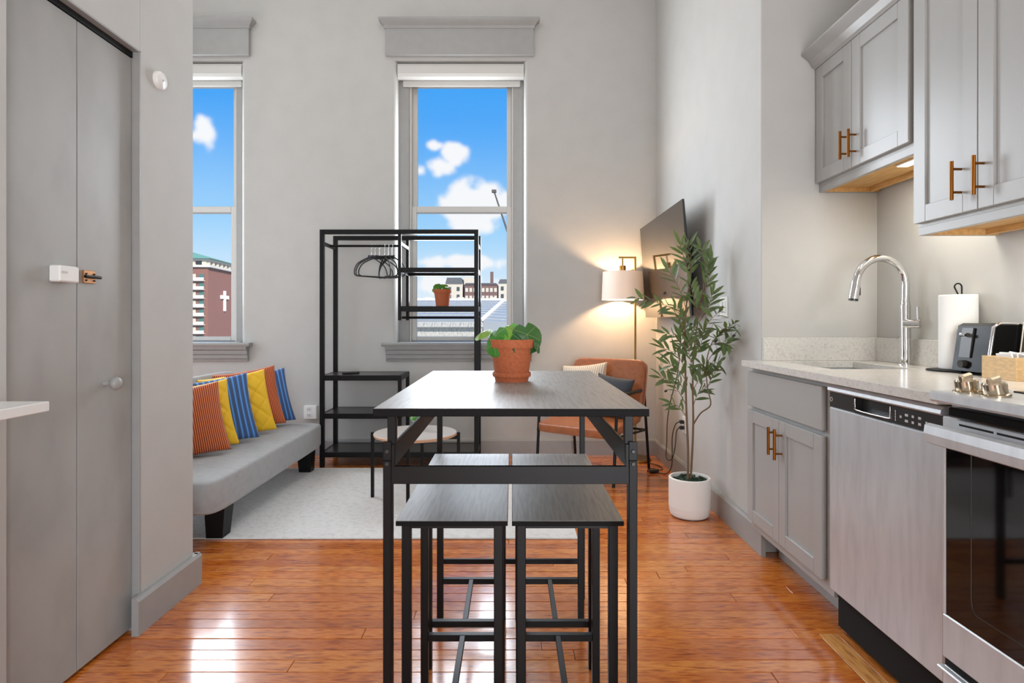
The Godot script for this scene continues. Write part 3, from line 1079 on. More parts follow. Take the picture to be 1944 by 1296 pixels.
func kitchen() -> void:
	var xf := 1.145
	var st: SurfaceTool
	# ---- sink cabinet
	var d0 := 2.135
	var d1 := RET - 0.002
	var b := thing("sink_cabinet", "grey base cabinet under the sink with two shaker doors", "cabinet", V(1.4, 0, 2.5))
	st = begin()
	box(st, V(xf + 0.021, 0.115, d0), V(xf + 0.04, CT - 0.032, d1))
	box(st, V(xf + 0.04, 0.115, d0), V(XK - 0.002, CT - 0.032, d0 + 0.016))
	box(st, V(xf + 0.04, 0.115, d1 - 0.016), V(XK - 0.002, CT - 0.032, d1))
	box(st, V(xf + 0.04, 0.115, d0 + 0.016), V(XK - 0.002, 0.131, d1 - 0.016))
	box(st, V(xf + 0.021, 0.115, d1 - 0.01), V(XR - 0.001, CT - 0.032, 2.872), 0.001)
	obj("body", st, M.cabinet_grey, b)
	st = begin()
	box(st, V(1.262, 0, d0), V(1.28, 0.1145, d1 - 0.05))
	obj("toe_kick", st, M.cabinet_grey, b)
	var top := CT - 0.034
	st = begin()
	box(st, V(xf, 0.708, 2.184), V(xf + 0.02, 0.872, 2.868), 0.002)
	obj("drawer_front", st, M.cabinet_grey, b)
	var dl := shaker(b, xf, 0.158, 0.688, 2.5335, 2.868)
	pull(dl, xf, 0.535, 0.655, 2.562)
	var dr := shaker(b, xf, 0.158, 0.688, 2.184, 2.5315)
	pull(dr, xf, 0.525, 0.655, 2.503)
	# ---- dishwasher
	var w := thing("dishwasher", "stainless steel dishwasher with black control strip under the worktop", "dishwasher", V(1.4, 0, 1.85))
	var e0 := 1.566
	var e1 := 2.128
	st = begin()
	box(st, V(xf + 0.03, 0.02, e0 + 0.01), V(1.72, CT - 0.045, e1 - 0.004))
	obj("tub", st, M.black_void, w)
	st = begin()
	box(st, V(xf, 0.152, e0), V(xf + 0.03, 0.806, e1), 0.004)
	obj("door", st, M.brushed_steel, w)
	# control strip with a pocket for the hand
	var y0 := 0.807
	var y1 := 0.862
	var k0 := PX(1692, 1.0)
	var p0 := xf * F / (1692.0 - 972.0)
	var p1 := xf * F / (1622.0 - 972.0)
	st = begin()
	box(st, V(xf, y0, e0), V(xf + 0.03, y1, p0), 0.002)
	box(st, V(xf, y0, p1), V(xf + 0.03, y1, e1), 0.002)
	box(st, V(xf, y0, p0), V(xf + 0.03, y0 + 0.01, p1), 0.001)
	box(st, V(xf + 0.024, y0 + 0.01, p0), V(xf + 0.03, y1, p1))
	var strip := obj("control_strip", st, M.console_black, w)
	st = begin()
	var ring := []
	for a: Array in [[p1 - 0.004, y1 - 0.006], [p1 - 0.006, y0 + 0.022], [p1 - 0.02, y0 + 0.012], [p0 + 0.02, y0 + 0.012], [p0 + 0.006, y0 + 0.02], [p0 + 0.004, y1 - 0.006]]:
		ring.append(V(xf - 0.001, a[1], a[0]))
	tube(st, spline(ring, 4), 0.0022, 6)
	obj("pocket_rim", st, M.chrome, strip)
	for a: Array in [[1700, 0.003, 4], [1710, 0.008, 1], [1721, 0.013, 2], [1733, 0.009, 2], [1746, 0.011, 2], [1759, 0.007, 1]]:
		var dd: float = xf * F / (a[0] - 972.0)
		for r in a[2]:
			st = begin()
			var yy: float = y1 - 0.012 - 0.034 * (r + 0.5) / a[2]
			box(st, V(xf - 0.0006, yy - 0.0035, dd - a[1] * 0.5), V(xf + 0.001, yy + 0.0035, dd + a[1] * 0.5))
			obj("button_print", st, M.icon_grey, strip)
	st = begin()
	var ld := xf * F / (1578.5 - 972.0)
	var circ := []
	for i in 17:
		circ.append(V(xf - 0.0006, 0.835 + 0.007 * sin(TAU * i / 16), ld + 0.007 * cos(TAU * i / 16)))
	tube(st, circ, 0.0011, 5, false)
	obj("round_emblem", st, M.icon_grey, strip)
	st = begin()
	along_d(st, [Vector2(xf + 0.03, 0.863), Vector2(xf - 0.003, 0.863), Vector2(xf - 0.008, 0.868), Vector2(xf - 0.006, 0.878), Vector2(xf + 0.004, 0.887), Vector2(xf + 0.03, 0.889)], e0, e1)
	obj("top_lip", st, M.brushed_steel, w)
	st = begin()
	box(st, V(1.235, 0, e0), V(1.25, 0.15, e1 + 0.004))
	obj("toe_plate", st, M.black_metal, w)
	# ---- range
	var g := thing("range", "stainless steel slide-in range with black glass oven door", "stove", V(1.45, 0, 1.15))
	var r1 := 1.545
	var r0 := 0.79
	var rt := 0.935
	st = begin()
	box(st, V(xf + 0.005, 0.03, r0), V(1.733, rt - 0.03, r1), 0.003)
	obj("body", st, M.brushed_steel, g)
	st = begin()
	along_d(st, [Vector2(1.734, rt - 0.028), Vector2(1.09, rt - 0.028), Vector2(1.084, rt - 0.022), Vector2(1.084, rt - 0.004), Vector2(1.09, rt), Vector2(1.734, rt)], r0 - 0.008, r1 - 0.012)
	obj("top", st, M.brushed_steel, g)
	st = begin()
	box(st, V(1.26, rt, r0 + 0.02), V(1.72, rt + 0.004, r1 - 0.06), 0.002)
	obj("cooktop_glass", st, M.oven_glass, g)
	st = begin()
	box(st, V(1.108, 0.872, r0 + 0.02), V(xf + 0.006, 0.897, r1 - 0.045), 0.004)
	obj("vent_strip", st, M.gloss_black, g)
	st = begin()
	var dx := 1.122
	box(st, V(dx, 0.243, r0), V(xf + 0.004, 0.355, r1 - 0.006), 0.003)
	box(st, V(dx, 0.355, r1 - 0.016), V(xf + 0.004, 0.835, r1 - 0.006), 0.002)
	box(st, V(dx, 0.835, r0), V(xf + 0.004, 0.868, r1 - 0.006), 0.003)
	var od := obj("oven_door", st, M.brushed_steel, g)
	st = begin()
	box(st, V(dx + 0.003, 0.356, r0), V(xf + 0.003, 0.834, r1 - 0.017))
	obj("oven_window", st, M.oven_glass, od)
	st = begin()
	var fr := []
	for a: Array in [[0.80, r1 - 0.10], [0.43, r1 - 0.10], [0.41, r1 - 0.105], [0.40, r1 - 0.12], [0.40, r0 + 0.1]]:
		fr.append(V(dx + 0.0028, a[0], a[1]))
	tube(st, fr, 0.0012, 5)
	obj("window_outline", st, M.steel_bolt, od)
	st = begin()
	for k in 3:
		box(st, V(dx - 0.0006, 0.852, r1 - 0.17 - 0.115 * k), V(dx + 0.002, 0.857, r1 - 0.065 - 0.115 * k))
	obj("vent_slot", st, M.black_void, od)
	st = begin()
	along_d(st, [Vector2(1.072, 0.803), Vector2(1.083, 0.798), Vector2(1.09, 0.803), Vector2(1.09, 0.846), Vector2(1.083, 0.851), Vector2(1.072, 0.846), Vector2(1.069, 0.825)], r0, r1 - 0.012)
	for d: float in [r1 - 0.05, r0 + 0.05]:
		box(st, V(1.088, 0.815, d - 0.012), V(dx + 0.002, 0.838, d + 0.012), 0.002)
	obj("handle", st, M.brushed_steel, od)
	st = begin()
	box(st, V(dx, 0.05, r0), V(xf + 0.004, 0.222, r1 - 0.006), 0.004)
	var low := obj("drawer", st, M.brushed_steel, g)
	st = begin()
	box(st, V(dx - 0.016, 0.214, r0), V(dx + 0.002, 0.2235, r1 - 0.006), 0.003)
	obj("drawer_lip", st, M.brushed_steel, low)
	st = begin()
	box(st, V(dx + 0.006, 0.2235, r0), V(xf + 0.004, 0.2425, r1 - 0.01))
	obj("drawer_gap", st, M.black_void, g)
	for a: Array in [[1.148, 1.487], [1.156, 1.41], [1.16, 1.2], [1.16, 1.05]]:
		st = begin()
		var kx := Transform3D(Basis(Vector3.FORWARD, -0.12), V(a[0], rt, a[1]))
		lathe(st, [Vector2(0.031, 0), Vector2(0.031, 0.006), Vector2(0.025, 0.008), Vector2(0.025, 0.03), Vector2(0.022, 0.034), Vector2(0, 0.034)], kx, 28)
		var kn := obj("knob", st, M.knob_nickel, g)
		st = begin()
		obox(st, kx * Vector3(0, 0.036, 0), kx.basis * Basis(Vector3.UP, 0.5), Vector3(0.05, 0.022, 0.013), 0.004)
		obj("grip", st, M.knob_nickel, kn)
	# ---- worktop with the sink cut into it
	var ct := thing("worktop", "speckled pale quartz worktop with backsplash over sink and dishwasher", "countertop", V(1.44, CT, 2.2))
	var cx := 1.115
	var s0 := Vector2(1.265, 2.33)
	var s1 := Vector2(1.60, 2.77)
	var yb := CT - 0.03
	st = begin()
	box(st, V(cx, yb, 1.548), V(XK - 0.001, CT, s0.y), 0.002)
	box(st, V(cx, yb, s1.y), V(XK - 0.001, CT, RET - 0.001), 0.002)
	box(st, V(cx, yb, s0.y), V(s0.x, CT, s1.y), 0.002)
	box(st, V(s1.x, yb, s0.y), V(XK - 0.001, CT, s1.y), 0.002)
	box(st, V(cx, yb, RET - 0.004), V(XR - 0.001, CT, 2.868), 0.002)
	obj("slab", st, M.quartz, ct)
	st = begin()
	box(st, V(XR + 0.004, CT, RET - 0.02), V(XK - 0.001, 1.036, RET - 0.001), 0.0015)
	obj("backsplash", st, M.quartz, ct)
	st = begin()
	box(st, V(XK - 0.021, CT, 0.9), V(XK - 0.001, 1.036, RET - 0.0205), 0.0015)
	obj("backsplash", st, M.quartz, ct)
	var sk := thing("sink", "undermounted stainless steel sink basin set into the worktop", "sink", V(1.43, yb - 0.2, 2.55))
	st = begin()
	var q0 := s0 - Vector2(0.006, 0.006)
	var q1 := s1 + Vector2(0.006, 0.006)
	box(st, V(q0.x - 0.01, yb - 0.2, q0.y - 0.01), V(q0.x, yb - 0.001, q1.y + 0.01))
	box(st, V(q1.x, yb - 0.2, q0.y - 0.01), V(q1.x + 0.01, yb - 0.001, q1.y + 0.01))
	box(st, V(q0.x, yb - 0.2, q0.y - 0.01), V(q1.x, yb - 0.001, q0.y))
	box(st, V(q0.x, yb - 0.2, q1.y), V(q1.x, yb - 0.001, q1.y + 0.01))
	box(st, V(q0.x - 0.01, yb - 0.21, q0.y - 0.01), V(q1.x + 0.01, yb - 0.2, q1.y + 0.01))
	obj("basin", st, M.brushed_steel, sk)
	st = begin()
	lathe(st, [Vector2(0.045, 0), Vector2(0.045, 0.004), Vector2(0.03, 0.003), Vector2(0, 0.001)], Transform3D(Basis(), V(1.46, yb - 0.2, 2.55)), 20)
	obj("drain", st, M.chrome, sk)
	# ---- tap
	var fx := 1.70
	var fd := 2.55
	var ta := thing("kitchen_tap", "tall chrome gooseneck kitchen tap with side lever", "tap", V(fx, CT, fd))
	st = begin()
	lathe(st, [Vector2(0.03, 0), Vector2(0.03, 0.005), Vector2(0.021, 0.008), Vector2(0.021, 0.26), Vector2(0.0185, 0.262), Vector2(0.0185, 0.275)], Transform3D(Basis(), V(fx, CT, fd)), 24)
	obj("column", st, M.chrome, ta)
	st = begin()
	var arc := [V(fx, CT + 0.27, fd), V(fx, CT + 0.345, fd)]
	var ar := 0.106
	for i in 15:
		var a := PI * (i + 1) / 16.0
		arc.append(V(fx - ar + ar * cos(a), CT + 0.35 + ar * 1.05 * sin(a), fd))
	arc.append(V(fx - 2 * ar - 0.004, CT + 0.345, fd))
	tube(st, arc, 0.0165, 16)
	obj("gooseneck", st, M.chrome, ta)
	st = begin()
	tube(st, [V(fx - 2 * ar - 0.002, CT + 0.36, fd), V(fx - 2 * ar - 0.012, CT + 0.285, fd)], [0.0185, 0.021], 18)
	var head := obj("spray_head", st, M.chrome, ta)
	st = begin()
	tube(st, [V(fx - 2 * ar - 0.012, CT + 0.285, fd), V(fx - 2 * ar - 0.013, CT + 0.277, fd)], 0.0185, 18)
	box(st, V(fx - 2 * ar + 0.008, CT + 0.30, fd - 0.008), V(fx - 2 * ar + 0.016, CT + 0.335, fd + 0.008), 0.002)
	obj("spray_button", st, M.console_black, head)
	st = begin()
	tube(st, [V(fx - 0.01, CT + 0.178, fd - 0.005), V(fx + 0.03, CT + 0.178, fd - 0.05)], 0.019, 18)
	tube(st, [V(fx + 0.026, CT + 0.178, fd - 0.045), V(fx + 0.024, CT + 0.25, fd - 0.043)], 0.006, 10)
	obj("lever", st, M.chrome, ta)
	# ---- wall cabinets
	var ux := 1.458
	var u := thing("wall_cabinet", "short grey wall cabinet over the sink with two shaker doors", "cabinet", V(1.6, 1.731, 2.5))
	wall_cabinet(u, ux, 1.731, 2.335, 2.158, 2.838, 2.536, 1.774, 2.321)
	pull(u.get_child(1), ux, PY(303, 2.57), PY(250, 2.57), ux * F / (1606.0 - 972.0) - 0.01)
	pull(u.get_child(2), ux, PY(296, 2.49), PY(243, 2.49), ux * F / (1626.0 - 972.0) + 0.005)
	st = begin()
	along_d(st, [Vector2(XK - 0.002, 2.322), Vector2(ux - 0.002, 2.322), Vector2(ux - 0.014, 2.332), Vector2(ux - 0.03, 2.36), Vector2(ux - 0.06, 2.386), Vector2(ux - 0.066, 2.392), Vector2(ux - 0.066, 2.40), Vector2(XK - 0.002, 2.40)], 2.150, RET - 0.002)
	obj("crown", st, M.cabinet_grey, u)
	var u2 := thing("wall_cabinet", "taller grey wall cabinet over the dishwasher hanging lower than its neighbour", "cabinet", V(1.6, 1.424, 1.85))
	wall_cabinet(u2, ux, 1.424, 2.62, 1.555, 2.147, 1.848, 1.466, 2.60)
	pull(u2.get_child(1), ux, PY(378, 1.9), PY(304, 1.9), ux * F / (1834.0 - 972.0) + 0.02)
	pull(u2.get_child(2), ux, PY(370, 1.83), PY(296, 1.83), ux * F / (1862.0 - 972.0) - 0.012)
	st = begin()
	along_d(st, [Vector2(XK - 0.002, 2.602), Vector2(ux - 0.002, 2.602), Vector2(ux - 0.03, 2.64), Vector2(ux - 0.06, 2.666), Vector2(ux - 0.066, 2.68), Vector2(XK - 0.002, 2.68)], 1.54, 2.148)
	obj("crown", st, M.cabinet_grey, u2)
	# ---- lights under the wall cabinets
	for k in 2:
		var ly: float = [1.752, 1.445][k]
		var la: float = [2.20, 1.62][k]
		var lb: float = [2.42, 1.80][k]
		var t := thing("cabinet_light", "slim lit bar lamp under the " + ["short wall cabinet over the sink", "lower wall cabinet over the dishwasher"][k], "lamp", V(1.62, ly, (la + lb) / 2))
		st = begin()
		box(st, V(1.57, ly - 0.006, la), V(1.625, ly + 0.001, lb), 0.002)
		obj("housing", st, M.plastic_white, t)
		st = begin()
		box(st, V(1.576, ly - 0.0075, la + 0.005), V(1.619, ly - 0.0061, lb - 0.005))
		obj("led_strip", st, M.led_glow, t)
		lamp_area("cabinet_led", V(1.598, ly - 0.011, (la + lb) / 2), Vector3.DOWN, Vector2(lb - la, 0.045), 34.0, rgb(255, 245, 228), Vector3.RIGHT)
	# ---- things on the worktop
	var tx := 1.69
	var td := 2.235
	var ph := thing("paper_towel_holder", "black wire paper towel stand beside the tap", "towel holder", V(tx, CT, td))
	st = begin()
	lathe(st, [Vector2(0, 0), Vector2(0.085, 0), Vector2(0.085, 0.005), Vector2(0.08, 0.007), Vector2(0, 0.007)], Transform3D(Basis(), V(tx - 0.02, CT, td)), 28)
	obj("base", st, M.black_metal, ph)
	st = begin()
	var loop := [V(tx, CT + 0.005, td), V(tx, CT + 0.29, td)]
	for i in 9:
		var a := PI * i / 8.0
		loop.append(V(tx - 0.014 * cos(a), CT + 0.318 + 0.014 * sin(a), td))
	loop.append(V(tx + 0.014, CT + 0.292, td))
	tube(st, loop, 0.0028, 8)
	obj("rod", st, M.black_metal, ph)
	st = begin()
	lathe(st, [Vector2(0.018, 0.009), Vector2(0.06, 0.009), Vector2(0.0615, 0.013), Vector2(0.0615, 0.285), Vector2(0.06, 0.289), Vector2(0.018, 0.289), Vector2(0.018, 0.009)], Transform3D(Basis(), V(tx, CT, td)), 36)
	var roll := obj("paper_towel_roll", st, M.paper)
	tag(roll, "white paper towel roll standing on the black wire stand", "paper towel")
	# toaster, its end with lever and dial towards the room
	var to := thing("toaster", "glossy black toaster with chrome end trim beside the bamboo box", "toaster", V(1.68, CT, 2.08))
	var q := [1.622, 1.735, 2.0, 2.16]
	st = begin()
	var tp := [Vector2(q[0] - 0.012, 0.012), Vector2(q[1], 0.012), Vector2(q[1], 0.17), Vector2(q[1] - 0.015, 0.182), Vector2(q[0] + 0.03, 0.182), Vector2(q[0] + 0.012, 0.172)]
	var tpp := []
	for v: Vector2 in tp:
		tpp.append(Vector2(v.x, v.y + CT))
	along_d(st, tpp, q[2] + 0.006, q[3])
	obj("body", st, M.gloss_black, to)
	st = begin()
	tpp = []
	for v: Vector2 in tp:
		tpp.append(Vector2(v.x + 0.004, v.y + CT - 0.002))
	along_d(st, tpp, q[2] - 0.004, q[2] + 0.006)
	obj("side_cover", st, M.gloss_black, to)
	st = begin()
	tube(st, [V(q[0] - 0.011, CT + 0.014, q[2]), V(q[0] + 0.011, CT + 0.168, q[2]), V(q[0] + 0.03, CT + 0.181, q[2]), V(q[1] - 0.02, CT + 0.181, q[2])], 0.006, 10)
	obj("chrome_trim", st, M.chrome, to)
	st = begin()
	hexa(st, [V(q[0] - 0.01, CT + 0.06, 2.08), V(q[0] - 0.01, CT + 0.06, 2.13), V(q[0] + 0.012, CT + 0.06, 2.13), V(q[0] + 0.012, CT + 0.06, 2.08), V(q[0] + 0.004, CT + 0.165, 2.08), V(q[0] + 0.004, CT + 0.165, 2.13), V(q[0] + 0.02, CT + 0.165, 2.13), V(q[0] + 0.02, CT + 0.165, 2.08)])
	obj("lever_panel", st, M.console_black, to)
	st = begin()
	box(st, V(q[0] - 0.02, CT + 0.135, 2.093), V(q[0] + 0.004, CT + 0.147, 2.117), 0.003)
	obj("lever", st, M.chrome, to)
	st = begin()
	tube(st, [V(q[0] + 0.0, CT + 0.037, 2.105), V(q[0] - 0.024, CT + 0.037, 2.105)], 0.014, 16)
	obj("dial", st, M.console_black, to)
	st = begin()
	for d: float in [2.02, 2.14]:
		for x: float in [1.63, 1.72]:
			box(st, V(x - 0.008, CT, d - 0.008), V(x + 0.008, CT + 0.0125, d + 0.008))
	obj("feet", st, M.black_void, to)
	# bamboo box with paper packets
	var bb := thing("bamboo_box", "open pale bamboo box holding small packets on the worktop", "box", V(1.635, CT, 1.92))
	var z := [1.58, 1.69, 1.851, 1.985]
	st = begin()
	box(st, V(z[0], CT, z[2]), V(z[0] + 0.008, CT + 0.074, z[3]), 0.001)
	box(st, V(z[1] - 0.008, CT, z[2]), V(z[1], CT + 0.074, z[3]), 0.001)
	box(st, V(z[0] + 0.008, CT, z[2]), V(z[1] - 0.008, CT + 0.074, z[2] + 0.008), 0.001)
	box(st, V(z[0] + 0.008, CT, z[3] - 0.008), V(z[1] - 0.008, CT + 0.074, z[3]), 0.001)
	box(st, V(z[0] + 0.008, CT, z[2] + 0.008), V(z[1] - 0.008, CT + 0.006, z[3] - 0.008))
	obj("box_body", st, M.bamboo, bb)
	for k in 4:
		st = begin()
		obox(st, V(1.605 + 0.018 * k, CT + 0.048, 1.915 + 0.008 * (k % 2)), Basis(Vector3.RIGHT, 0.12 * (k % 3 - 1)) * Basis(Vector3.BACK, 0.12), Vector3(0.006, 0.078, 0.06 + 0.01 * (k % 2)), 0.001)
		var pk := obj("paper_packet", st, M.paper if k % 2 == 0 else M.planter_white)
		tag(pk, "small white paper packet standing in the bamboo box", "packet", "packets in the bamboo box")
	var tr := thing("serving_tray", "dark grey tray with pale rim leaning on the wall behind the bamboo box", "tray", V(1.715, CT, 1.75))
	st = begin()
	hexa(st, [V(1.70, CT, 1.56), V(1.70, CT, 1.982), V(1.708, CT, 1.982), V(1.708, CT, 1.56), V(1.722, CT + 0.178, 1.56), V(1.722, CT + 0.178, 1.982), V(1.73, CT + 0.178, 1.982), V(1.73, CT + 0.178, 1.56)])
	obj("panel", st, M.tray_grey, tr)
	st = begin()
	tube(st, [V(1.726, CT + 0.181, 1.556), V(1.726, CT + 0.181, 1.986)], 0.006, 8)
	tube(st, [V(1.726, CT + 0.181, 1.986), V(1.705, CT + 0.004, 1.986)], 0.005, 8)
	obj("rim", st, M.planter_white, tr)
	# ---- counter end that shows at the other side
	var lg := thing("breakfast_counter", "white counter end projecting from the wall beside the closet door", "counter", V(-1.27, 0, 1.2))
	st = begin()
	box(st, V(XL + 0.001, 0.886, -0.6), V(-1.175, 0.911, 1.5), 0.002)
	obj("slab", st, M.white_paint, lg)
	st = begin()
	box(st, V(XL + 0.001, 0, -0.6), V(-1.2, 0.8858, 1.30))
	obj("cabinet_body", st, M.white_paint, lg)

func wall_cabinet(u: Node3D, x: float, y0: float, y1: float, d0: float, d1: float, seam: float, dy0: float, dy1: float) -> void:
	var st := begin()
	var b := XK - 0.002
	# box, open below: sides, back and a raised wooden bottom
	box(st, V(x + 0.021, y0 + 0.03, d0), V(b, y1, d1))
	box(st, V(x + 0.021, y0, d0), V(x + 0.04, y0 + 0.03, d1), 0.001)
	box(st, V(x + 0.04, y0, d1 - 0.012), V(b, y0 + 0.03, d1))
	obj("body", st, M.cabinet_grey, u)
	var l := shaker(u, x, dy0, dy1, seam + 0.0015, d1 - 0.004, 0.06)
	l.get_parent().move_child(l, 1)
	var r := shaker(u, x, dy0, dy1, d0 + 0.014, seam - 0.0015, 0.06)
	r.get_parent().move_child(r, 2)
	st = begin()
	box(st, V(x + 0.041, y0 + 0.022, d0), V(b, y0 + 0.0298, d1 - 0.013))
	box(st, V(x + 0.041, y0 + 0.001, d1 - 0.022), V(b, y0 + 0.022, d1 - 0.0125))
	box(st, V(b - 0.05, y0 + 0.001, d0), V(b - 0.03, y0 + 0.022, d1 - 0.022), 0.001)
	obj("wooden_underside", st, M.raw_wood, u)

# ---------------------------------------------------------------- bar table and stools
func table_and_stools() -> void:
	var t := thing("bar_table", "tall bar table with dark grained top and black steel frame", "table", V(0, 0, 1.88))
	var n0 := 1.366
	var n1 := 2.40
	var top := 0.9125
	var st := begin()
	box(st, V(-0.322, top - 0.019, n0), V(0.318, top - 0.0012, n1), 0.001)
	var core := obj("tabletop", st, M.black_edge, t)
	st = begin()
	box(st, V(-0.321, top - 0.0012, n0 + 0.001), V(0.317, top, n1 - 0.001), 0.0004)
	obj("veneer", st, M.dark_board, core)
	var lx := [-0.3005, 0.2725]
	for k in 2:
		var x: float = lx[k]
		var inner: float = 0.0085 if k == 0 else -0.0085
		for e in 2:
			var d: float = [n0 + 0.007, n1 - 0.037][e]
			st = begin()
			box(st, V(x, 0, d), V(x + 0.0195, 0.79, d + 0.03), 0.0015)
			box(st, V(x, 0.79, d + 0.0005), V(x + 0.0195, 0.834, d + 0.006), 0.001)
			var leg := obj("leg", st, M.black_metal, t)
			st = begin()
			box(st, V(x + inner, 0.79, d + 0.008), V(x + inner + 0.0195, top - 0.019, d + 0.03), 0.001)
			obj("upper_leg", st, M.black_metal, leg)
			if e == 0:
				for y: float in [0.782, 0.811]:
					st = begin()
					lathe(st, [Vector2(0.0055, -0.001), Vector2(0.0055, 0.0015), Vector2(0.004, 0.003), Vector2(0, 0.003)], Transform3D(Basis(Vector3.RIGHT, Vector3.BACK, Vector3.DOWN), V(x + 0.0098, y, d)), 12)
					obj("bolt", st, M.steel_bolt, leg)
		st = begin()
		var xr: float = [-0.281, 0.2645][k]
		box(st, V(xr, 0.775, n0 + 0.008), V(xr + 0.008, 0.828, n1 - 0.008), 0.001)
		obj("side_rail", st, M.black_metal, t)
	for e in 2:
		var d: float = [n0 + 0.008, n1 - 0.02][e]
		st = begin()
		box(st, V(-0.2815, 0.735, d), V(0.273, 0.7765, d + 0.011), 0.001)
		obj("end_rail", st, M.black_metal, t)
		st = begin()
		box(st, V(-0.281, 0.133, d + 0.002), V(0.2725, 0.153, d + 0.014), 0.001)
		obj("foot_rail", st, M.black_metal, t)
	# four stools, pushed in two by two
	var s := thing("bar_stool", "low backless bar stool with dark grained seat pushed under the bar table", "stool", Vector3.ZERO, "stools under the bar table")
	var w := 0.2815
	var l := 0.358
	var h := 0.613
	st = begin()
	box(st, V(-w / 2, h - 0.013, -l / 2), V(w / 2, h - 0.0012, l / 2), 0.001)
	core = obj("seat", st, M.black_edge, s)
	st = begin()
	box(st, V(-w / 2 + 0.001, h - 0.0012, -l / 2 + 0.001), V(w / 2 - 0.001, h, l / 2 - 0.001), 0.0004)
	obj("veneer", st, M.dark_board, core)
	st = begin()
	for e: float in [-1.0, 1.0]:
		box(st, V(-w / 2 + 0.034, h - 0.024, e * (l / 2 - 0.024) - 0.008), V(w / 2 - 0.034, h - 0.0135, e * (l / 2 - 0.024) + 0.008))
		box(st, V(e * (w / 2 - 0.024) - 0.008, h - 0.024, -l / 2 + 0.02), V(e * (w / 2 - 0.024) + 0.008, h - 0.0135, l / 2 - 0.02))
	obj("seat_frame", st, M.black_metal, s)
	for e: float in [-1.0, 1.0]:
		for f: float in [-1.0, 1.0]:
			st = begin()
			var c := V(e * (w / 2 - 0.024), 0, f * (l / 2 - 0.024))
			box(st, c + Vector3(-0.0115, 0, -0.0115), c + Vector3(0.0115, h - 0.0135, 0.0115), 0.0015)
			obj("leg", st, M.black_metal, s)
		st = begin()
		var d := e * (l / 2 - 0.024)
		box(st, V(-w / 2 + 0.0355, 0.134, d - 0.01), V(w / 2 - 0.0355, 0.154, d + 0.01), 0.001)
		obj("rung", st, M.black_metal, s)
	st = begin()
	box(st, V(-0.008, 0.138, -l / 2 + 0.035), V(0.008, 0.1535, l / 2 - 0.035), 0.001)
	obj("stretcher", st, M.black_metal, s)
	var spots := [[-0.1515, 1.66], [0.1405, 1.66], [-0.1515, 2.052], [0.1405, 2.052]]
	for k in 4:
		var o: Node3D = s
		if k > 0:
			o = s.duplicate()
			o.name = numbered("bar_stool")
			add_child(o)
		o.position = V(spots[k][0], 0, spots[k][1])
	# terracotta pot with broad leaves on the table
	var pd := 1.99
	var p := thing("potted_plant", "leafy green plant in an orange terracotta pot on the bar table", "potted plant", V(0, top, pd))
	clay_pot(p, V(-0.001, top, pd), 0.079, 0.141, M.terracotta, true)
	rng.seed = 5
	var base := V(0, top + 0.128, pd)
	for a: Array in [
			[-0.096, 0.040, -0.02, 0.034, 0.5, "leaf_lime"], [-0.052, 0.030, 0.03, 0.044, 1.1, "leaf_green"], [-0.020, 0.046, -0.01, 0.048, 0.9, "leaf_vivid"], [0.018, 0.042, 0.02, 0.050, 0.7, "leaf_lime"],
			[-0.055, 0.006, 0.045, 0.040, 1.3, "leaf_green"], [-0.03, 0.02, -0.05, 0.042, 0.8, "leaf_green"], [0.05, 0.034, 0.035, 0.056, 1.35, "leaf_deep"], [0.03, 0.012, 0.05, 0.040, 1.2, "leaf_deep"],
			[0.06, 0.026, -0.03, 0.046, 0.9, "leaf_green"], [0.0, 0.008, 0.058, 0.036, 1.3, "leaf_vivid"], [-0.005, 0.026, -0.045, 0.044, 0.6, "leaf_vivid"], [0.085, 0.002, 0.02, 0.028, 1.2, "leaf_deep"]]:
		var at := base + Vector3(a[0], a[1] - 0.004, a[2])
		broad_leaf(p, base + Vector3(a[0] * 0.3, -0.01, a[2] * 0.3), at, a[3], a[4], M[a[5]])

# pot turned from clay, with rim, soil and, if wanted, a saucer
func clay_pot(p: Node3D, at: Vector3, r: float, h: float, m: Material, saucer: bool) -> void:
	var xf := Transform3D(Basis(), at)
	var y0 := 0.0
	var st := begin()
	if saucer:
		lathe(st, [Vector2(0, 0), Vector2(r * 0.70, 0), Vector2(r * 0.735, 0.016), Vector2(r * 0.80, 0.016), Vector2(r * 0.82, 0.02), Vector2(r * 0.82, 0.028), Vector2(r * 0.79, 0.031), Vector2(r * 0.72, 0.008), Vector2(0, 0.008)], xf, 40)
		obj("saucer", st, m, p)
		y0 = 0.0085
	st = begin()
	var rb := r * 0.69
	lathe(st, [Vector2(0, y0), Vector2(rb, y0), Vector2(r * 0.905, h - 0.028), Vector2(r * 0.985, h - 0.028), Vector2(r, h - 0.022), Vector2(r, h - 0.003), Vector2(r * 0.98, h), Vector2(r * 0.90, h), Vector2(r * 0.88, h - 0.016)], xf, 40)
	obj("pot", st, m, p)
	st = begin()
	lathe(st, [Vector2(r * 0.885, h - 0.016), Vector2(r * 0.5, h - 0.010), Vector2(0, h - 0.008)], xf, 24)
	obj("soil", st, M.soil, p)

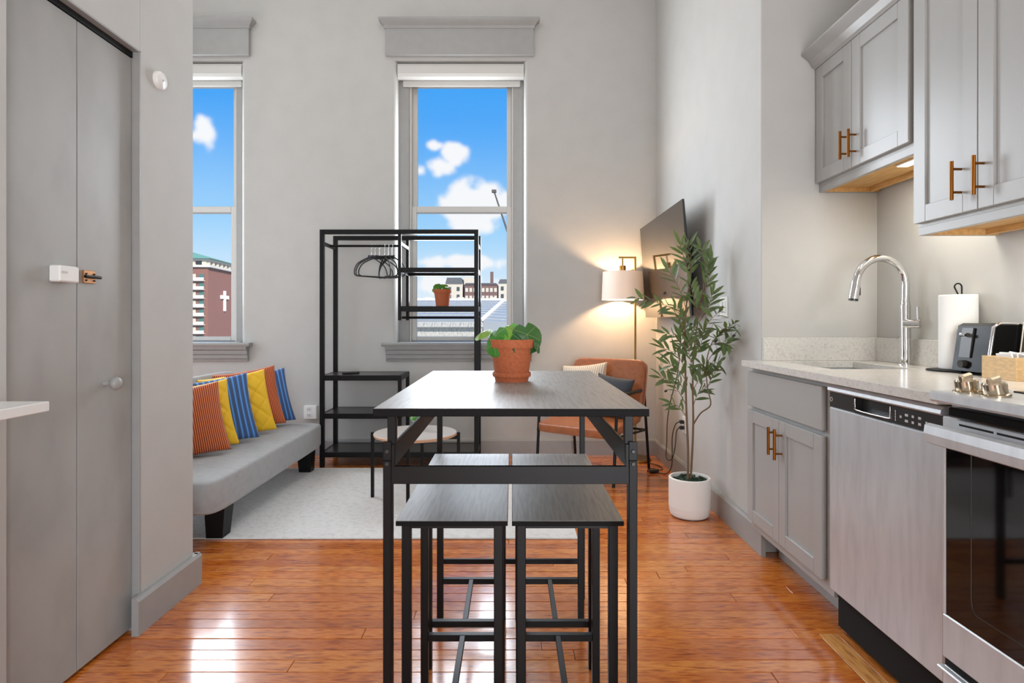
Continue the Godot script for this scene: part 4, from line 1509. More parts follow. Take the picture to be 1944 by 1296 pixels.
# heart-shaped leaf on a stalk; tilt is how far its face leans towards the room
func broad_leaf(p: Node3D, from: Vector3, at: Vector3, size: float, tilt: float, m: Material) -> void:
	var yaw := atan2(at.x - p.position.x, at.z - p.position.z) * 0.6 + rng.randf_range(-0.4, 0.4)
	var bs := Basis(Vector3.UP, yaw) * Basis(Vector3.RIGHT, tilt) * Basis(Vector3.UP, rng.randf_range(-0.5, 0.5))
	var st := begin()
	st.set_smooth_group(2)
	var n := 18
	var rim := []
	var mid := []
	for i in n:
		var a := TAU * i / n
		var r := size * (1.0 - 0.16 * cos(a)) * (0.86 + 0.14 * absf(sin(a * 0.5)))
		if i == 0:
			r *= 0.62
		var q := Vector3(sin(a) * r, 0, -cos(a) * r)
		rim.append(at + bs * (q + Vector3(0, -0.22 * r * r / size + 0.05 * size * sin(a * 5.0), 0)))
		mid.append(at + bs * (q * 0.5 + Vector3(0, 0.02 * size - 0.04 * size * absf(sin(a * 2.0)), 0)))
	for i in n:
		var j := (i + 1) % n
		trin(st, at, mid[i], mid[j], bs.y)
		quad(st, mid[i], rim[i], rim[j], mid[j], bs.y)
	st.set_smooth_group(-1)
	var leaf := obj("leaf", st, m, p)
	st = begin()
	for i: int in [3, 6, 9, 12, 15]:
		tube(st, [at + bs.y * 0.0006, (mid[i] as Vector3) + bs.y * 0.0006, (rim[i] as Vector3).lerp(mid[i], 0.2) + bs.y * 0.0008], 0.0007, 4, false)
	obj("veins", st, M.leaf_vein, leaf)
	st = begin()
	tube(st, spline([from, from.lerp(at, 0.5) + Vector3(0, 0.012, 0), at - bs.y * 0.001], 4), 0.0016, 5)
	obj("stalk", st, M.leaf_vein, leaf)

# ---------------------------------------------------------------- living corner
func stripes(called: String, a: Color, b: Color, c: Color, rough := 0.85) -> StandardMaterial3D:
	var im := Image.create(64, 4, false, Image.FORMAT_RGB8)
	for x in 64:
		var f := 0.5 + 0.5 * cos(TAU * x / 64.0)
		var col := a.lerp(b, smoothstep(0.25, 0.6, f)).lerp(c, smoothstep(0.75, 1.0, f))
		for y in 4:
			im.set_pixel(x, y, col)
	var m := mat(called, Color.WHITE, rough)
	m.albedo_texture = ImageTexture.create_from_image(im)
	m.rim_enabled = true
	m.rim = 0.3
	return m

# square scatter cushion: two swollen faces with pointed corners; ribs run up the face, pleats cross it
func cushion(called: String, label: String, xf: Transform3D, size: float, thick: float, m: Material, ribs: float, pleats := false, group := "scatter cushions on the grey sofa") -> void:
	var st := begin()
	st.set_smooth_group(4)
	var n := 52 if ribs > 0.0 or pleats else 20
	var f := func(u: float, v: float, s: float) -> Vector3:
		var x := u * (1.0 - 0.07 * (1.0 - v * v))
		var y := v * (1.0 - 0.07 * (1.0 - u * u))
		var z := thick * 0.5 * pow(maxf(0.0, (1.0 - u * u) * (1.0 - v * v)), 0.42)
		if ribs > 0.0 and ribs < 16.0:
			z += 0.0025 * cos(TAU * ribs * (u * 0.5 + 0.5)) * (1.0 - pow(absf(u), 6.0)) * (1.0 - pow(absf(v), 6.0))
		if pleats:
			var e := absf(fposmod((u + v) * 1.7, 1.0) - 0.5)
			var g := absf(fposmod((u - v) * 1.7, 1.0) - 0.5)
			z -= 0.011 * (exp(-e * e * 120.0) + exp(-g * g * 120.0)) * (1.0 - pow(absf(u), 4.0)) * (1.0 - pow(absf(v), 4.0))
		return Vector3(x * size / 2, y * size / 2 + size / 2, z * s)
	for s: float in [1.0, -1.0]:
		for i in n:
			for j in n:
				var uv := [Vector2(i, j), Vector2(i + 1, j), Vector2(i + 1, j + 1), Vector2(i, j + 1)]
				var pt := []
				for q: Vector2 in uv:
					pt.append(f.call(q.x * 2.0 / n - 1.0, q.y * 2.0 / n - 1.0, s))
				var o := [0, 1, 2, 0, 2, 3] if s < 0.0 else [0, 2, 1, 0, 3, 2]
				for k: int in o:
					st.set_uv(Vector2(uv[k].x / n * maxf(ribs, 1.0), uv[k].y / n))
					st.add_vertex(pt[k])
	st.generate_normals()
	var mi := put_mesh(called, st.commit(), m)
	mi.transform = xf
	tag(mi, label, "cushion", group)

func lean(x: float, y: float, d: float, yaw: float, back: float, roll := 0.0) -> Transform3D:
	return Transform3D(Basis(Vector3.UP, yaw) * Basis(Vector3.RIGHT, -back) * Basis(Vector3.BACK, roll), V(x, y, d))

func living() -> void:
	var st := begin()
	# rug
	box(st, V(-2.3, 0.0, 3.009), V(0.336, 0.009, 4.444), 0.003)
	var rug := obj("rug", st, M.rug_pile)
	tag(rug, "pale grey short pile rug under the sofa and round side table", "rug")
	# futon sofa
	var sy := 0.345
	var s := thing("sofa", "low grey velvet futon sofa with black block legs", "sofa", V(-1.8, 0.009, 3.65))
	st = begin()
	soft(st, Transform3D(Basis(), V(-1.755, 0.258, 3.66)), Vector3(0.66, 0.178, 1.68), 0.16, 64, 26)
	obj("seat", st, M.grey_velvet, s)
	st = begin()
	soft(st, Transform3D(Basis(Vector3.FORWARD, -0.28), V(-2.10, 0.52, 3.66)), Vector3(0.15, 0.44, 1.66), 0.2, 48, 26)
	obj("backrest", st, M.grey_velvet, s)
	for x: float in [-1.515, -1.95]:
		for d: float in [3.055, 4.34]:
			st = begin()
			var y0 := 0.0095
			var a := 0.053
			var b := 0.042
			var tilt := -0.012 if d < 3.5 else 0.012
			hexa(st, [V(x - b, y0, d - b + tilt), V(x + b, y0, d - b + tilt), V(x + b, y0, d + b + tilt), V(x - b, y0, d + b + tilt), V(x - a, 0.185, d - a), V(x + a, 0.185, d - a), V(x + a, 0.185, d + a), V(x - a, 0.185, d + a)])
			obj("leg", st, M.black_metal, s)
	# cushions, leaning on one another along the seat
	stripes("rust_rib", rgb(126, 48, 20), rgb(190, 88, 42), rgb(224, 138, 84))
	stripes("blue_stripe", rgb(62, 76, 104), rgb(36, 96, 172), rgb(96, 150, 206))
	var yel := mat("yellow_velvet", rgb(226, 178, 30), 0.75)
	yel.rim_enabled = true
	yel.rim = 0.4
	var z := 0.352
	var c := 0.41
	for a: Array in [
			["rust orange ribbed cushion at the arm end of the sofa, first of the row", -1.79, 3.30, 0.6, "rust_rib", 36.0, 0.14, 0.0],
			["yellow pleated cushion between the rust cushion and a blue striped one", -1.815, 3.46, 0.6, "yellow_velvet", 0.0, 0.12, 0.0],
			["blue striped cushion between two yellow cushions", -1.785, 3.65, 0.6, "blue_stripe", 13.0, 0.14, 0.02],
			["yellow pleated cushion between a blue striped and a rust cushion", -1.78, 3.92, 0.62, "yellow_velvet", 0.0, 0.13, 0.02],
			["rust orange cushion behind a yellow one near the wall end of the sofa", -1.815, 4.16, 0.6, "rust_rib", 36.0, 0.12, 0.03],
			["blue striped cushion last of the row at the wall end", -1.785, 4.32, 0.64, "blue_stripe", 13.0, 0.12, 0.0]]:
		cushion("cushion", a[0], lean(a[1], z - 0.006, a[2], a[3], 0.30, 0.13), c + a[7], a[6], M[a[4]], a[5], a[5] == 0.0)
	cushion("cushion", "yellow pleated cushion in the back row against the sofa backrest", lean(-1.985, z + 0.03, 3.98, 1.2, 0.25), c - 0.05, 0.09, M.yellow_velvet, 0.0, true)
	cushion("cushion", "rust orange cushion in the back row against the sofa backrest", lean(-1.975, z + 0.03, 4.24, 1.2, 0.2), c - 0.04, 0.08, M.rust_rib, 36.0)
	rack()
	side_table()
	armchair()
	floor_lamp()
	television()
	olive_tree()

func rack() -> void:
	var f := 4.505
	var b := 4.845
	var xl := -1.449
	var xm := -0.857
	var xr := -0.272
	var t := thing("clothes_rack", "black open clothes rack with shelves in front of the window", "clothes rack", V((xl + xr) / 2, 0, f))
	var q := 0.016
	var top := 1.811
	var st: SurfaceTool
	for a: Array in [[xl, f, 0.0, top], [xl, b, 0.0, top], [xr, f, 0.0, top], [xr, b, 0.0, top]]:
		st = begin()
		box(st, V(a[0] - q, a[2], a[1] - q), V(a[0] + q, a[3], a[1] + q), 0.0015)
		obj("post", st, M.black_metal, t)
	for d: float in [f, b]:
		st = begin()
		box(st, V(xm - 0.012, 1.12, d - 0.012), V(xm + 0.012, top - 0.032, d + 0.012), 0.001)
		obj("hanging_post", st, M.black_metal, t)
		st = begin()
		box(st, V(xm - 0.013, 0.10, d - 0.013), V(xm + 0.013, 0.70, d + 0.013), 0.001)
		obj("short_post", st, M.black_metal, t)
		st = begin()
		box(st, V(xl + q, top - 0.034, d - q), V(xr - q, top, d + q), 0.001)
		obj("top_rail", st, M.black_metal, t)
	for x: float in [xl, xm, xr]:
		st = begin()
		box(st, V(x - 0.011, top - 0.115, f + 0.013), V(x + 0.011, top - 0.09, b - 0.013), 0.001)
		obj("side_rail", st, M.black_metal, t)
	st = begin()
	tube(st, [V(xl + 0.005, top - 0.102, 4.675), V(xm, top - 0.102, 4.675)], 0.0095, 12)
	obj("hanging_rail", st, M.black_metal, t)
	st = begin()
	tube(st, [V(xm, 1.141, 4.60), V(xr + 0.02, 1.141, 4.60)], 0.0095, 12)
	obj("hanging_rail", st, M.black_metal, t)
	# shelves: a frame of bars with a thin board in it
	for a: Array in [[xm, xr, 1.4845, 1.5215], [xm, xr, 1.19, 1.228], [xl, xm, 0.66, 0.70], [xl, xm, 0.37, 0.408], [xl, xr, 0.075, 0.113]]:
		st = begin()
		for d: float in [f, b]:
			box(st, V(a[0] + 0.012, a[2], d - 0.011), V(a[1] - 0.012, a[3], d + 0.011), 0.001)
		for x: float in [a[0], a[1]]:
			box(st, V(x - 0.0105, a[2], f + 0.013), V(x + 0.0105, a[3], b - 0.013), 0.001)
		var fr := obj("shelf_frame", st, M.black_metal, t)
		st = begin()
		box(st, V(a[0] + 0.011, a[3] - 0.012, f + 0.0115), V(a[1] - 0.011, a[3] - 0.001, b - 0.0115))
		obj("shelf_board", st, M.rack_board, fr)
	# small pot on the middle shelf
	var pd := 4.66
	var at := V(PX(840, pd), 1.2285, pd)
	var p := thing("potted_plant", "small green plant in a plain clay pot on the rack shelf", "potted plant", at)
	clay_pot(p, at, 0.072, 0.135, M.terracotta, false)
	rng.seed = 12
	for k in 14:
		var a := TAU * k / 14.0 + rng.randf() * 0.3
		var r := rng.randf_range(0.025, 0.072)
		var e := at + Vector3(cos(a) * r, 0.135 + rng.randf_range(0.004, 0.035), sin(a) * r)
		broad_leaf(p, at + Vector3(0, 0.12, 0), e, rng.randf_range(0.02, 0.032), rng.randf_range(0.3, 1.2), M.leaf_green)
	# hangers on the rail
	var hg := thing("clothes_hanger", "black velvet clothes hanger with thin metal hook on the rack rail", "hanger", Vector3.ZERO, "hangers on the rack rail")
	st = begin()
	var ht := -0.085
	var hw := 0.175
	var left := [Vector3(0.0, ht, 0), Vector3(-0.04, ht - 0.012, 0), Vector3(-0.13, ht - 0.055, 0), Vector3(-hw + 0.012, ht - 0.092, 0), Vector3(-hw, ht - 0.125, 0), Vector3(-hw + 0.004, ht - 0.15, 0), Vector3(-hw + 0.025, ht - 0.16, 0)]
	var right := []
	for v: Vector3 in left:
		right.append(Vector3(-v.x, v.y, 0))
	right.reverse()
	tube(st, spline(left + right + [], 3) if false else spline(left, 3), 0.0052, 7)
	tube(st, spline(right, 3), 0.0052, 7)
	tube(st, [Vector3(-hw + 0.02, ht - 0.16, 0), Vector3(hw - 0.02, ht - 0.16, 0)], 0.0052, 7)
	obox(st, Vector3(0, ht - 0.004, 0), Basis(), Vector3(0.07, 0.03, 0.009), 0.003)
	obj("body", st, M.cord_black, hg)
	st = begin()
	var hook := [Vector3(0, ht + 0.01, 0), Vector3(0, -0.028, 0)]
	for i in 9:
		var a := -PI / 2 + PI * 1.35 * i / 8.0
		hook.append(Vector3(0.0 + cos(a) * 0.0135 + 0.0, sin(a) * 0.0135 - 0.001, 0))
	tube(st, hook, 0.0016, 6)
	obj("hook", st, M.chrome, hg)
	var hs := [[744, 0.75], [737, 0.95], [730, 1.1], [712, 0.85], [705, 1.0], [720, 0.7]]
	for k in 6:
		var o: Node3D = hg
		if k > 0:
			o = hg.duplicate()
			o.name = numbered("clothes_hanger")
			add_child(o)
		o.position = V(PX(hs[k][0], 4.675), top - 0.102 - 0.0005, 4.675)
		o.rotation.y = -hs[k][1] if k < 3 else hs[k][1]
	# remote control on the low shelf
	st = begin()
	obox(st, V(PX(667, 4.66), 0.7085, 4.64), Basis(Vector3.UP, 0.5), Vector3(0.135, 0.018, 0.045), 0.006)
	var rc := obj("remote_control", st, M.console_black)
	tag(rc, "black remote control lying on the low rack shelf", "remote")

func side_table() -> void:
	var cx := -0.606
	var cd := 3.706
	var t := thing("side_table", "round side table with pale wooden top and four thin black legs", "table", V(cx, 0.009, cd))
	var top := 0.417
	var pale := mat("ash_top", rgb(212, 204, 196), 0.32)
	world_tex(pale, noise_tex(45, 0.02, 4, [[0.0, grey(0.88)], [1.0, grey(1.0)]]), Vector3(0.8, 1, 6))
	mat("ash_edge", rgb(214, 172, 140), 0.5)
	var st := begin()
	lathe(st, [Vector2(0.246, -0.02), Vector2(0.257, -0.016), Vector2(0.259, -0.004), Vector2(0.256, 0)], Transform3D(Basis(), V(cx, top, cd)), 56)
	obj("edge_band", st, M.ash_edge, t)
	st = begin()
	lathe(st, [Vector2(0, -0.02), Vector2(0.246, -0.02)], Transform3D(Basis(), V(cx, top, cd)), 56)
	lathe(st, [Vector2(0.256, 0), Vector2(0, 0)], Transform3D(Basis(), V(cx, top, cd)), 56)
	obj("tabletop", st, M.ash_top, t)
	st = begin()
	bar(st, V(cx - 0.262, top - 0.0315, cd), V(cx + 0.262, top - 0.0315, cd), 0.02, 0.022, 0.001)
	bar(st, V(cx, top - 0.0315, cd - 0.262), V(cx, top - 0.0315, cd + 0.262), 0.02, 0.022, 0.001)
	obj("cross_frame", st, M.black_metal, t)
	for k in 4:
		var a := PI / 2 * k
		var p := V(cx + 0.27 * cos(a), 0, cd + 0.27 * sin(a))
		st = begin()
		box(st, p + Vector3(-0.0095, 0.0095, -0.0095), p + Vector3(0.0095, top, 0.0095), 0.001)
		obj("leg", st, M.black_metal, t)
	# small white cup with a green plant
	var at := V(-0.60, top + 0.0005, cd + 0.06)
	var p := thing("potted_plant", "tiny bright green plant in a white cup on the round side table", "potted plant", at)
	st = begin()
	lathe(st, [Vector2(0, 0), Vector2(0.026, 0), Vector2(0.033, 0.06), Vector2(0.03, 0.062), Vector2(0.028, 0.05), Vector2(0, 0.05)], Transform3D(Basis(), at), 24)
	obj("cup", st, M.plastic_white, p)
	rng.seed = 19
	for k in 9:
		var a := TAU * k / 9.0
		var e := at + Vector3(cos(a) * 0.03, 0.075 + rng.randf_range(0.0, 0.03), sin(a) * 0.03)
		broad_leaf(p, at + Vector3(0, 0.05, 0), e, 0.02, rng.randf_range(0.5, 1.2), M[["leaf_vivid", "leaf_green"][k % 2]])

func armchair() -> void:
	var o := Vector2(0.43, 4.12)
	var s := Vector2(0.83, -0.56).normalized()
	var b := Vector2(0.56, 0.83).normalized()
	var Q := func(u: float, y: float, v: float) -> Vector3:
		var q := o + s * u + b * v
		return V(q.x, y, q.y)
	var bs := Basis(Vector3(s.x, 0, -s.y), Vector3.UP, Vector3(-b.x, 0, b.y))   # right, up, towards the front
	var t := thing("armchair", "tan leather armchair with thin black steel frame by the corner", "armchair", Q.call(0.0, 0.0, 0.3))
	var st := begin()
	soft(st, Transform3D(bs * Basis(Vector3.RIGHT, 0.10), Q.call(0.0, 0.375, 0.26)), Vector3(0.60, 0.068, 0.58), 0.22, 48, 18)
	obj("seat", st, M.tan_leather, t)
	st = begin()
	var back := Transform3D(bs * Basis(Vector3.RIGHT, -0.26), Q.call(0.02, 0.605, 0.515))
	soft(st, back, Vector3(0.60, 0.44, 0.085), 0.2, 48, 22)
	var br := obj("backrest", st, M.tan_leather, t)
	st = begin()
	var ring := []
	for i in 49:
		var a := TAU * i / 48.0
		var k := func(x: float) -> float: return signf(x) * pow(absf(x), 0.22)
		ring.append(back * Vector3(k.call(cos(a)) * 0.296, k.call(sin(a)) * 0.216, 0.012))
	tube(st, ring, 0.007, 6, false)
	obj("piping", st, M.leather_piping, br)
	for e: float in [-1.0, 1.0]:
		var u := e * 0.305
		st = begin()
		tube(st, [Q.call(u * 0.99, 0.0095 if e < 0.0 else 0.0, -0.0), Q.call(u, 0.575, 0.05)], 0.0105, 10)
		obj("leg", st, M.black_metal, t)
		st = begin()
		tube(st, [Q.call(u * 1.02, 0.0, 0.62), Q.call(u, 0.585, 0.54)], 0.0105, 10)
		obj("leg", st, M.black_metal, t)
		st = begin()
		tube(st, spline([Q.call(u, 0.57, 0.048), Q.call(u, 0.597, 0.075), Q.call(u, 0.603, 0.3), Q.call(u, 0.60, 0.51), Q.call(u, 0.582, 0.541)], 5), 0.0125, 10)
		obj("armrest", st, M.black_metal, t)
		st = begin()
		tube(st, [Q.call(u, 0.325, 0.02), Q.call(u, 0.30, 0.585)], 0.009, 8)
		obj("side_bar", st, M.black_metal, t)
	st = begin()
	tube(st, [Q.call(-0.305, 0.322, 0.03), Q.call(0.305, 0.322, 0.03)], 0.009, 8)
	tube(st, [Q.call(-0.305, 0.30, 0.575), Q.call(0.305, 0.30, 0.575)], 0.009, 8)
	tube(st, [Q.call(-0.305, 0.46, 0.555), Q.call(0.305, 0.46, 0.555)], 0.008, 8)
	obj("cross_bars", st, M.black_metal, t)
	# two small cushions on it
	stripes("cream_knit", rgb(186, 166, 142), rgb(214, 198, 176), rgb(230, 218, 200))
	var yaw := atan2(-b.x, b.y)
	var p1: Vector3 = Q.call(-0.11, 0.42, 0.36)
	cushion("cushion", "cream knitted cushion standing in the tan armchair", Transform3D(Basis(Vector3.UP, yaw) * Basis(Vector3.RIGHT, -0.3) * Basis(Vector3.BACK, 0.12), p1), 0.38, 0.12, M.cream_knit, 22.0, false, "cushions on the armchair")
	var p2: Vector3 = Q.call(0.11, 0.425, 0.30)
	cushion("cushion", "dark charcoal cushion standing in the tan armchair", Transform3D(Basis(Vector3.UP, yaw) * Basis(Vector3.RIGHT, -0.34) * Basis(Vector3.BACK, -0.12), p2), 0.30, 0.11, M.denim_dark, 0.0, false, "cushions on the armchair")

func floor_lamp() -> void:
	var d := 4.74
	var px := PX(1206, d)
	var sx := PX(1182, d)
	var t := thing("floor_lamp", "brass floor lamp with lit white drum shade hanging from its arm", "lamp", V(px, 0, d))
	var top := PY(487, d)
	var st := begin()
	lathe(st, [Vector2(0, 0), Vector2(0.125, 0), Vector2(0.125, 0.012), Vector2(0.118, 0.018), Vector2(0, 0.018)], Transform3D(Basis(), V(px, 0, d)), 40)
	obj("base", st, M.brass_lamp, t)
	st = begin()
	box(st, V(px - 0.0075, 0.017, d - 0.0075), V(px + 0.0075, top, d + 0.0075), 0.001)
	obj("pole", st, M.brass_lamp, t)
	st = begin()
	box(st, V(sx - 0.032, top - 0.015, d - 0.0074), V(px - 0.0076, top, d + 0.0074), 0.001)
	obj("arm", st, M.brass_lamp, t)
	var s1 := PY(516, d)
	var s0 := PY(569, d)
	st = begin()
	tube(st, [V(sx, top - 0.014, d), V(sx, s1 - 0.03, d)], 0.006, 10)
	lathe(st, [Vector2(0, s1 + 0.05), Vector2(0.026, s1 + 0.05), Vector2(0.026, s1 + 0.005), Vector2(0, s1 + 0.005)], Transform3D(Basis(), V(sx, 0, d)), 24)
	tube(st, [V(sx, s1 - 0.03, d), V(sx, s1 - 0.07, d)], 0.018, 12)
	obj("socket", st, M.brass_lamp, t)
	var r := 0.164
	st = begin()
	lathe(st, [Vector2(r + 0.003, s0), Vector2(r - 0.006, s1), Vector2(r - 0.0075, s1), Vector2(r + 0.0015, s0), Vector2(r + 0.003, s0)], Transform3D(Basis(), V(sx, 0, d)), 56)
	var sh := obj("lamp_shade", st, M.linen_shade, t)
	st = begin()
	for k in 3:
		var a := TAU * k / 3.0 + 0.4
		tube(st, [V(sx, s1 - 0.035, d), V(sx + (r - 0.008) * cos(a), s1 - 0.004, d + (r - 0.008) * sin(a))], 0.002, 6)
	obj("spider", st, M.brass_lamp, sh)
	st = begin()
	turned(st, [Vector2(0, 0.035), Vector2(0.016, 0.03), Vector2(0.03, 0.008), Vector2(0.032, -0.008), Vector2(0.024, -0.026), Vector2(0, -0.034)], Transform3D(Basis(), V(sx, s1 - 0.11, d)), 20)
	obj("bulb", st, M.bulb_glow, t)
	var l := OmniLight3D.new()
	l.name = "lamp_light"
	l.light_color = rgb(255, 208, 158)
	l.light_energy = 0.66
	l.light_size = 0.03
	l.omni_range = 30.0
	l.omni_attenuation = 2.0
	l.shadow_enabled = true
	add_child(l)
	l.position = V(sx, s1 - 0.11, d)

func television() -> void:
	var d0 := 3.64
	var d1 := 4.84
	var t := thing("television", "large flat black television on a tilting wall mount in the corner", "television", V(1.1, 1.14, (d0 + d1) / 2))
	# tilted: the top leans into the room
	var lo := 1.098
	var hi := 1.05
	var y0 := 1.143
	var y1 := 1.868
	var st := begin()
	hexa(st, [V(lo, y0, d0), V(lo, y0, d1), V(lo + 0.012, y0, d1), V(lo + 0.012, y0, d0), V(hi, y1, d0), V(hi, y1, d1), V(hi + 0.012, y1 + 0.001, d1), V(hi + 0.012, y1 + 0.001, d0)])
	obj("screen", st, M.tv_screen, t)
	st = begin()
	var g := 0.03
	hexa(st, [V(lo + 0.0125, y0, d0 + 0.002), V(lo + 0.0125, y0, d1 - 0.002), V(lo + 0.03, y0 + 0.01, d1 - 0.02), V(lo + 0.03, y0 + 0.01, d0 + 0.02), V(hi + 0.0125, y1, d0 + 0.002), V(hi + 0.0125, y1, d1 - 0.002), V(hi + 0.02, y1 - 0.01, d1 - 0.02), V(hi + 0.02, y1 - 0.01, d0 + 0.02)])
	hexa(st, [V(lo + 0.028, y0 + 0.03, d0 + 0.06), V(lo + 0.028, y0 + 0.03, d1 - 0.06), V(lo + 0.055, y0 + 0.06, d1 - 0.1), V(lo + 0.055, y0 + 0.06, d0 + 0.1), V(hi + 0.045, y0 + 0.46, d0 + 0.06), V(hi + 0.045, y0 + 0.46, d1 - 0.06), V(hi + 0.07, y0 + 0.43, d1 - 0.1), V(hi + 0.07, y0 + 0.43, d0 + 0.1)])
	obj("back_cover", st, M.tv_black, t)
	st = begin()
	for d: float in [3.98, 4.5]:
		bar(st, V(lo + 0.045, y0 + 0.08, d), V(hi + 0.055, y1 - 0.2, d), 0.03, 0.02, 0.001, Vector3.RIGHT)
	box(st, V(1.165, 1.40, 3.9), V(XR - 0.001, 1.62, 4.6), 0.002)
	for d: float in [3.98, 4.5]:
		box(st, V(1.1, 1.5, d - 0.012), V(1.17, 1.54, d + 0.012))
	obj("wall_mount", st, M.black_metal, t)

# ---------------------------------------------------------------- the tree in the white planter
func leaf_mesh(bend: float) -> ArrayMesh:
	var st := begin()
	st.set_smooth_group(6)
	var n := 6
	var rows := []
	for i in n + 1:
		var f := float(i) / n
		var w := 0.13 * pow(sin(PI * pow(f, 0.85)), 0.8) if i > 0 and i < n else 0.004
		var y := -bend * f * f
		rows.append([Vector3(-w, y + w * 0.25, -f), Vector3(0, y, -f), Vector3(w, y + w * 0.25, -f)])
	for i in n:
		for k in 2:
			quad(st, rows[i][k], rows[i][k + 1], rows[i + 1][k + 1], rows[i + 1][k], Vector3.UP)
	st.set_smooth_group(-1)
	st.generate_normals()
	return st.commit()

func olive_tree() -> void:
	var d := 3.385
	var cx := PX(1309, d)
	var t := thing("olive_tree", "slender olive tree in a round white planter beside the television wall", "potted tree", V(cx, 0, d))
	var st := begin()
	var r := 0.1165
	var h := 0.222
	lathe(st, [Vector2(0, 0.004), Vector2(r * 0.86, 0.004), Vector2(r * 0.93, 0.012), Vector2(r * 0.97, 0.03), Vector2(r, 0.06), Vector2(r, h - 0.004), Vector2(r - 0.004, h), Vector2(r - 0.012, h), Vector2(r - 0.014, h - 0.03)], Transform3D(Basis(), V(cx, 0, d)), 48)
	obj("planter", st, M.planter_white, t)
	st = begin()
	lathe(st, [Vector2(0, 0), Vector2(r * 0.84, 0), Vector2(r * 0.84, 0.005)], Transform3D(Basis(), V(cx, 0, d)), 36)
	obj("planter_foot", st, M.console_black, t)
	rng.seed = 4
	st = begin()
	lathe(st, [Vector2(r - 0.0125, h - 0.024), Vector2(r * 0.5, h - 0.014), Vector2(0, h - 0.012)], Transform3D(Basis(), V(cx, 0, d)), 30)
	for k in 90:
		var a := rng.randf() * TAU
		var q := sqrt(rng.randf()) * (r - 0.02)
		obox(st, V(cx + cos(a) * q, h - 0.016, d + sin(a) * q), Basis.from_euler(Vector3(rng.randf() * 3, rng.randf() * 3, rng.randf() * 3)), Vector3(0.02, 0.012, 0.006))
	obj("moss", st, M.moss, t)
	# stems and twigs as they run across the wall: columns, rows and how far they come forward
	var G := func(a: Array) -> Array:
		var out := []
		for q: Array in a:
			var e: float = d + q[2] - maxf(0.0, (q[0] - 1330.0) * 0.0045)
			out.append(V(PX(q[0], e), PY(q[1], e), e))
		return out
	var stems := [
		[[1306, 912, 0.0], [1306, 850, 0.0], [1303, 780, 0.01], [1301, 700, 0.02], [1300, 640, 0.02], [1304, 570, 0.01], [1312, 510, 0.0], [1300, 466, -0.02]],
		[[1311, 912, 0.01], [1315, 840, 0.01], [1316, 790, 0.0], [1315, 730, -0.02], [1317, 670, -0.03], [1326, 600, -0.03], [1336, 540, -0.02], [1328, 478, 0.0]],
		[[1316, 806, 0.0], [1330, 784, -0.02], [1349, 768, -0.03], [1343, 735, -0.03], [1341, 690, -0.04], [1352, 650, -0.05], [1374, 630, -0.06], [1396, 618, -0.06]]]
	var rad := [[0.0075, 0.003], [0.007, 0.003], [0.0045, 0.0022]]
	for k in 3:
		st = begin()
		var pts := spline(G.call(stems[k]), 5)
		var rr := []
		for i in pts.size():
			rr.append(lerpf(rad[k][0], rad[k][1], float(i) / pts.size()))
		tube(st, pts, rr, 8)
		obj("stem", st, M.bark, t)
	# leafy twigs: path, number of leaves
	var twigs := [
		[[[1301, 640, 0.02], [1280, 590, 0.0], [1248, 575, -0.02], [1204, 564, -0.03]], 15], [[1304, 570, 0.0], [1300, 470, 0]], 
		[[[1304, 590, 0.0], [1288, 545, -0.02], [1268, 512, -0.03]], 11], [[[1308, 540, 0.0], [1302, 500, 0.02], [1290, 462, 0.0]], 12], [[[1312, 520, 0.0], [1312, 490, -0.03], [1306, 462, -0.04]], 10],
		[[[1336, 540, -0.02], [1338, 505, -0.03], [1330, 468, -0.03]], 13], [[[1334, 560, -0.02], [1346, 525, 0.0], [1348, 492, 0.01]], 12], [[[1326, 600, -0.03], [1318, 570, -0.05], [1310, 535, -0.06]], 11],
		[[[1328, 610, -0.03], [1346, 580, -0.05], [1352, 555, -0.05]], 12], [[[1318, 660, -0.03], [1338, 620, -0.06], [1366, 590, -0.07]], 14], [[[1303, 640, 0.02], [1296, 605, 0.05], [1282, 578, 0.06]], 11],
		[[[1341, 690, -0.04], [1356, 668, -0.02], [1378, 652, 0.0], [1392, 640, 0.01]], 13], [[[1352, 650, -0.05], [1372, 628, -0.07], [1396, 612, -0.08]], 14], [[[1350, 655, -0.05], [1366, 650, -0.09], [1386, 655, -0.1]], 10],
		[[[1300, 660, 0.02], [1284, 640, 0.0], [1262, 632, -0.01]], 9], [[[1301, 700, 0.02], [1284, 672, 0.03], [1256, 660, 0.02]], 10], [[[1301, 720, 0.02], [1286, 700, -0.02], [1268, 690, -0.03]], 8],
		[[[1303, 770, 0.01], [1288, 742, 0.0], [1270, 722, 0.0], [1252, 716, 0.0]], 12], [[[1303, 790, 0.01], [1288, 772, -0.02], [1272, 764, -0.03]], 7], [[[1302, 745, 0.01], [1290, 725, 0.04], [1280, 700, 0.05]], 8],
		[[[1316, 740, -0.02], [1330, 715, -0.05], [1344, 700, -0.06]], 11], [[[1316, 770, -0.01], [1326, 745, 0.02], [1342, 735, 0.03]], 9], [[[1343, 735, -0.03], [1352, 715, -0.05], [1362, 700, -0.05]], 8],
		[[[1341, 700, -0.04], [1330, 690, -0.07], [1322, 705, -0.08]], 7], [[[1315, 700, -0.02], [1308, 670, -0.06], [1306, 640, -0.07]], 10], [[[1317, 680, -0.03], [1330, 655, 0.0], [1336, 630, 0.02]], 11],
		[[[1302, 690, 0.02], [1292, 660, 0.05], [1294, 630, 0.06]], 10], [[[1300, 680, 0.0], [1310, 650, 0.04], [1318, 620, 0.06]], 10], [[[1341, 680, -0.04], [1350, 690, 0.0], [1368, 685, 0.03]], 9], [[[1330, 640, -0.03], [1346, 630, -0.06], [1356, 610, -0.09]], 10]]
	var shapes := [leaf_mesh(0.08), leaf_mesh(0.22), leaf_mesh(-0.06)]
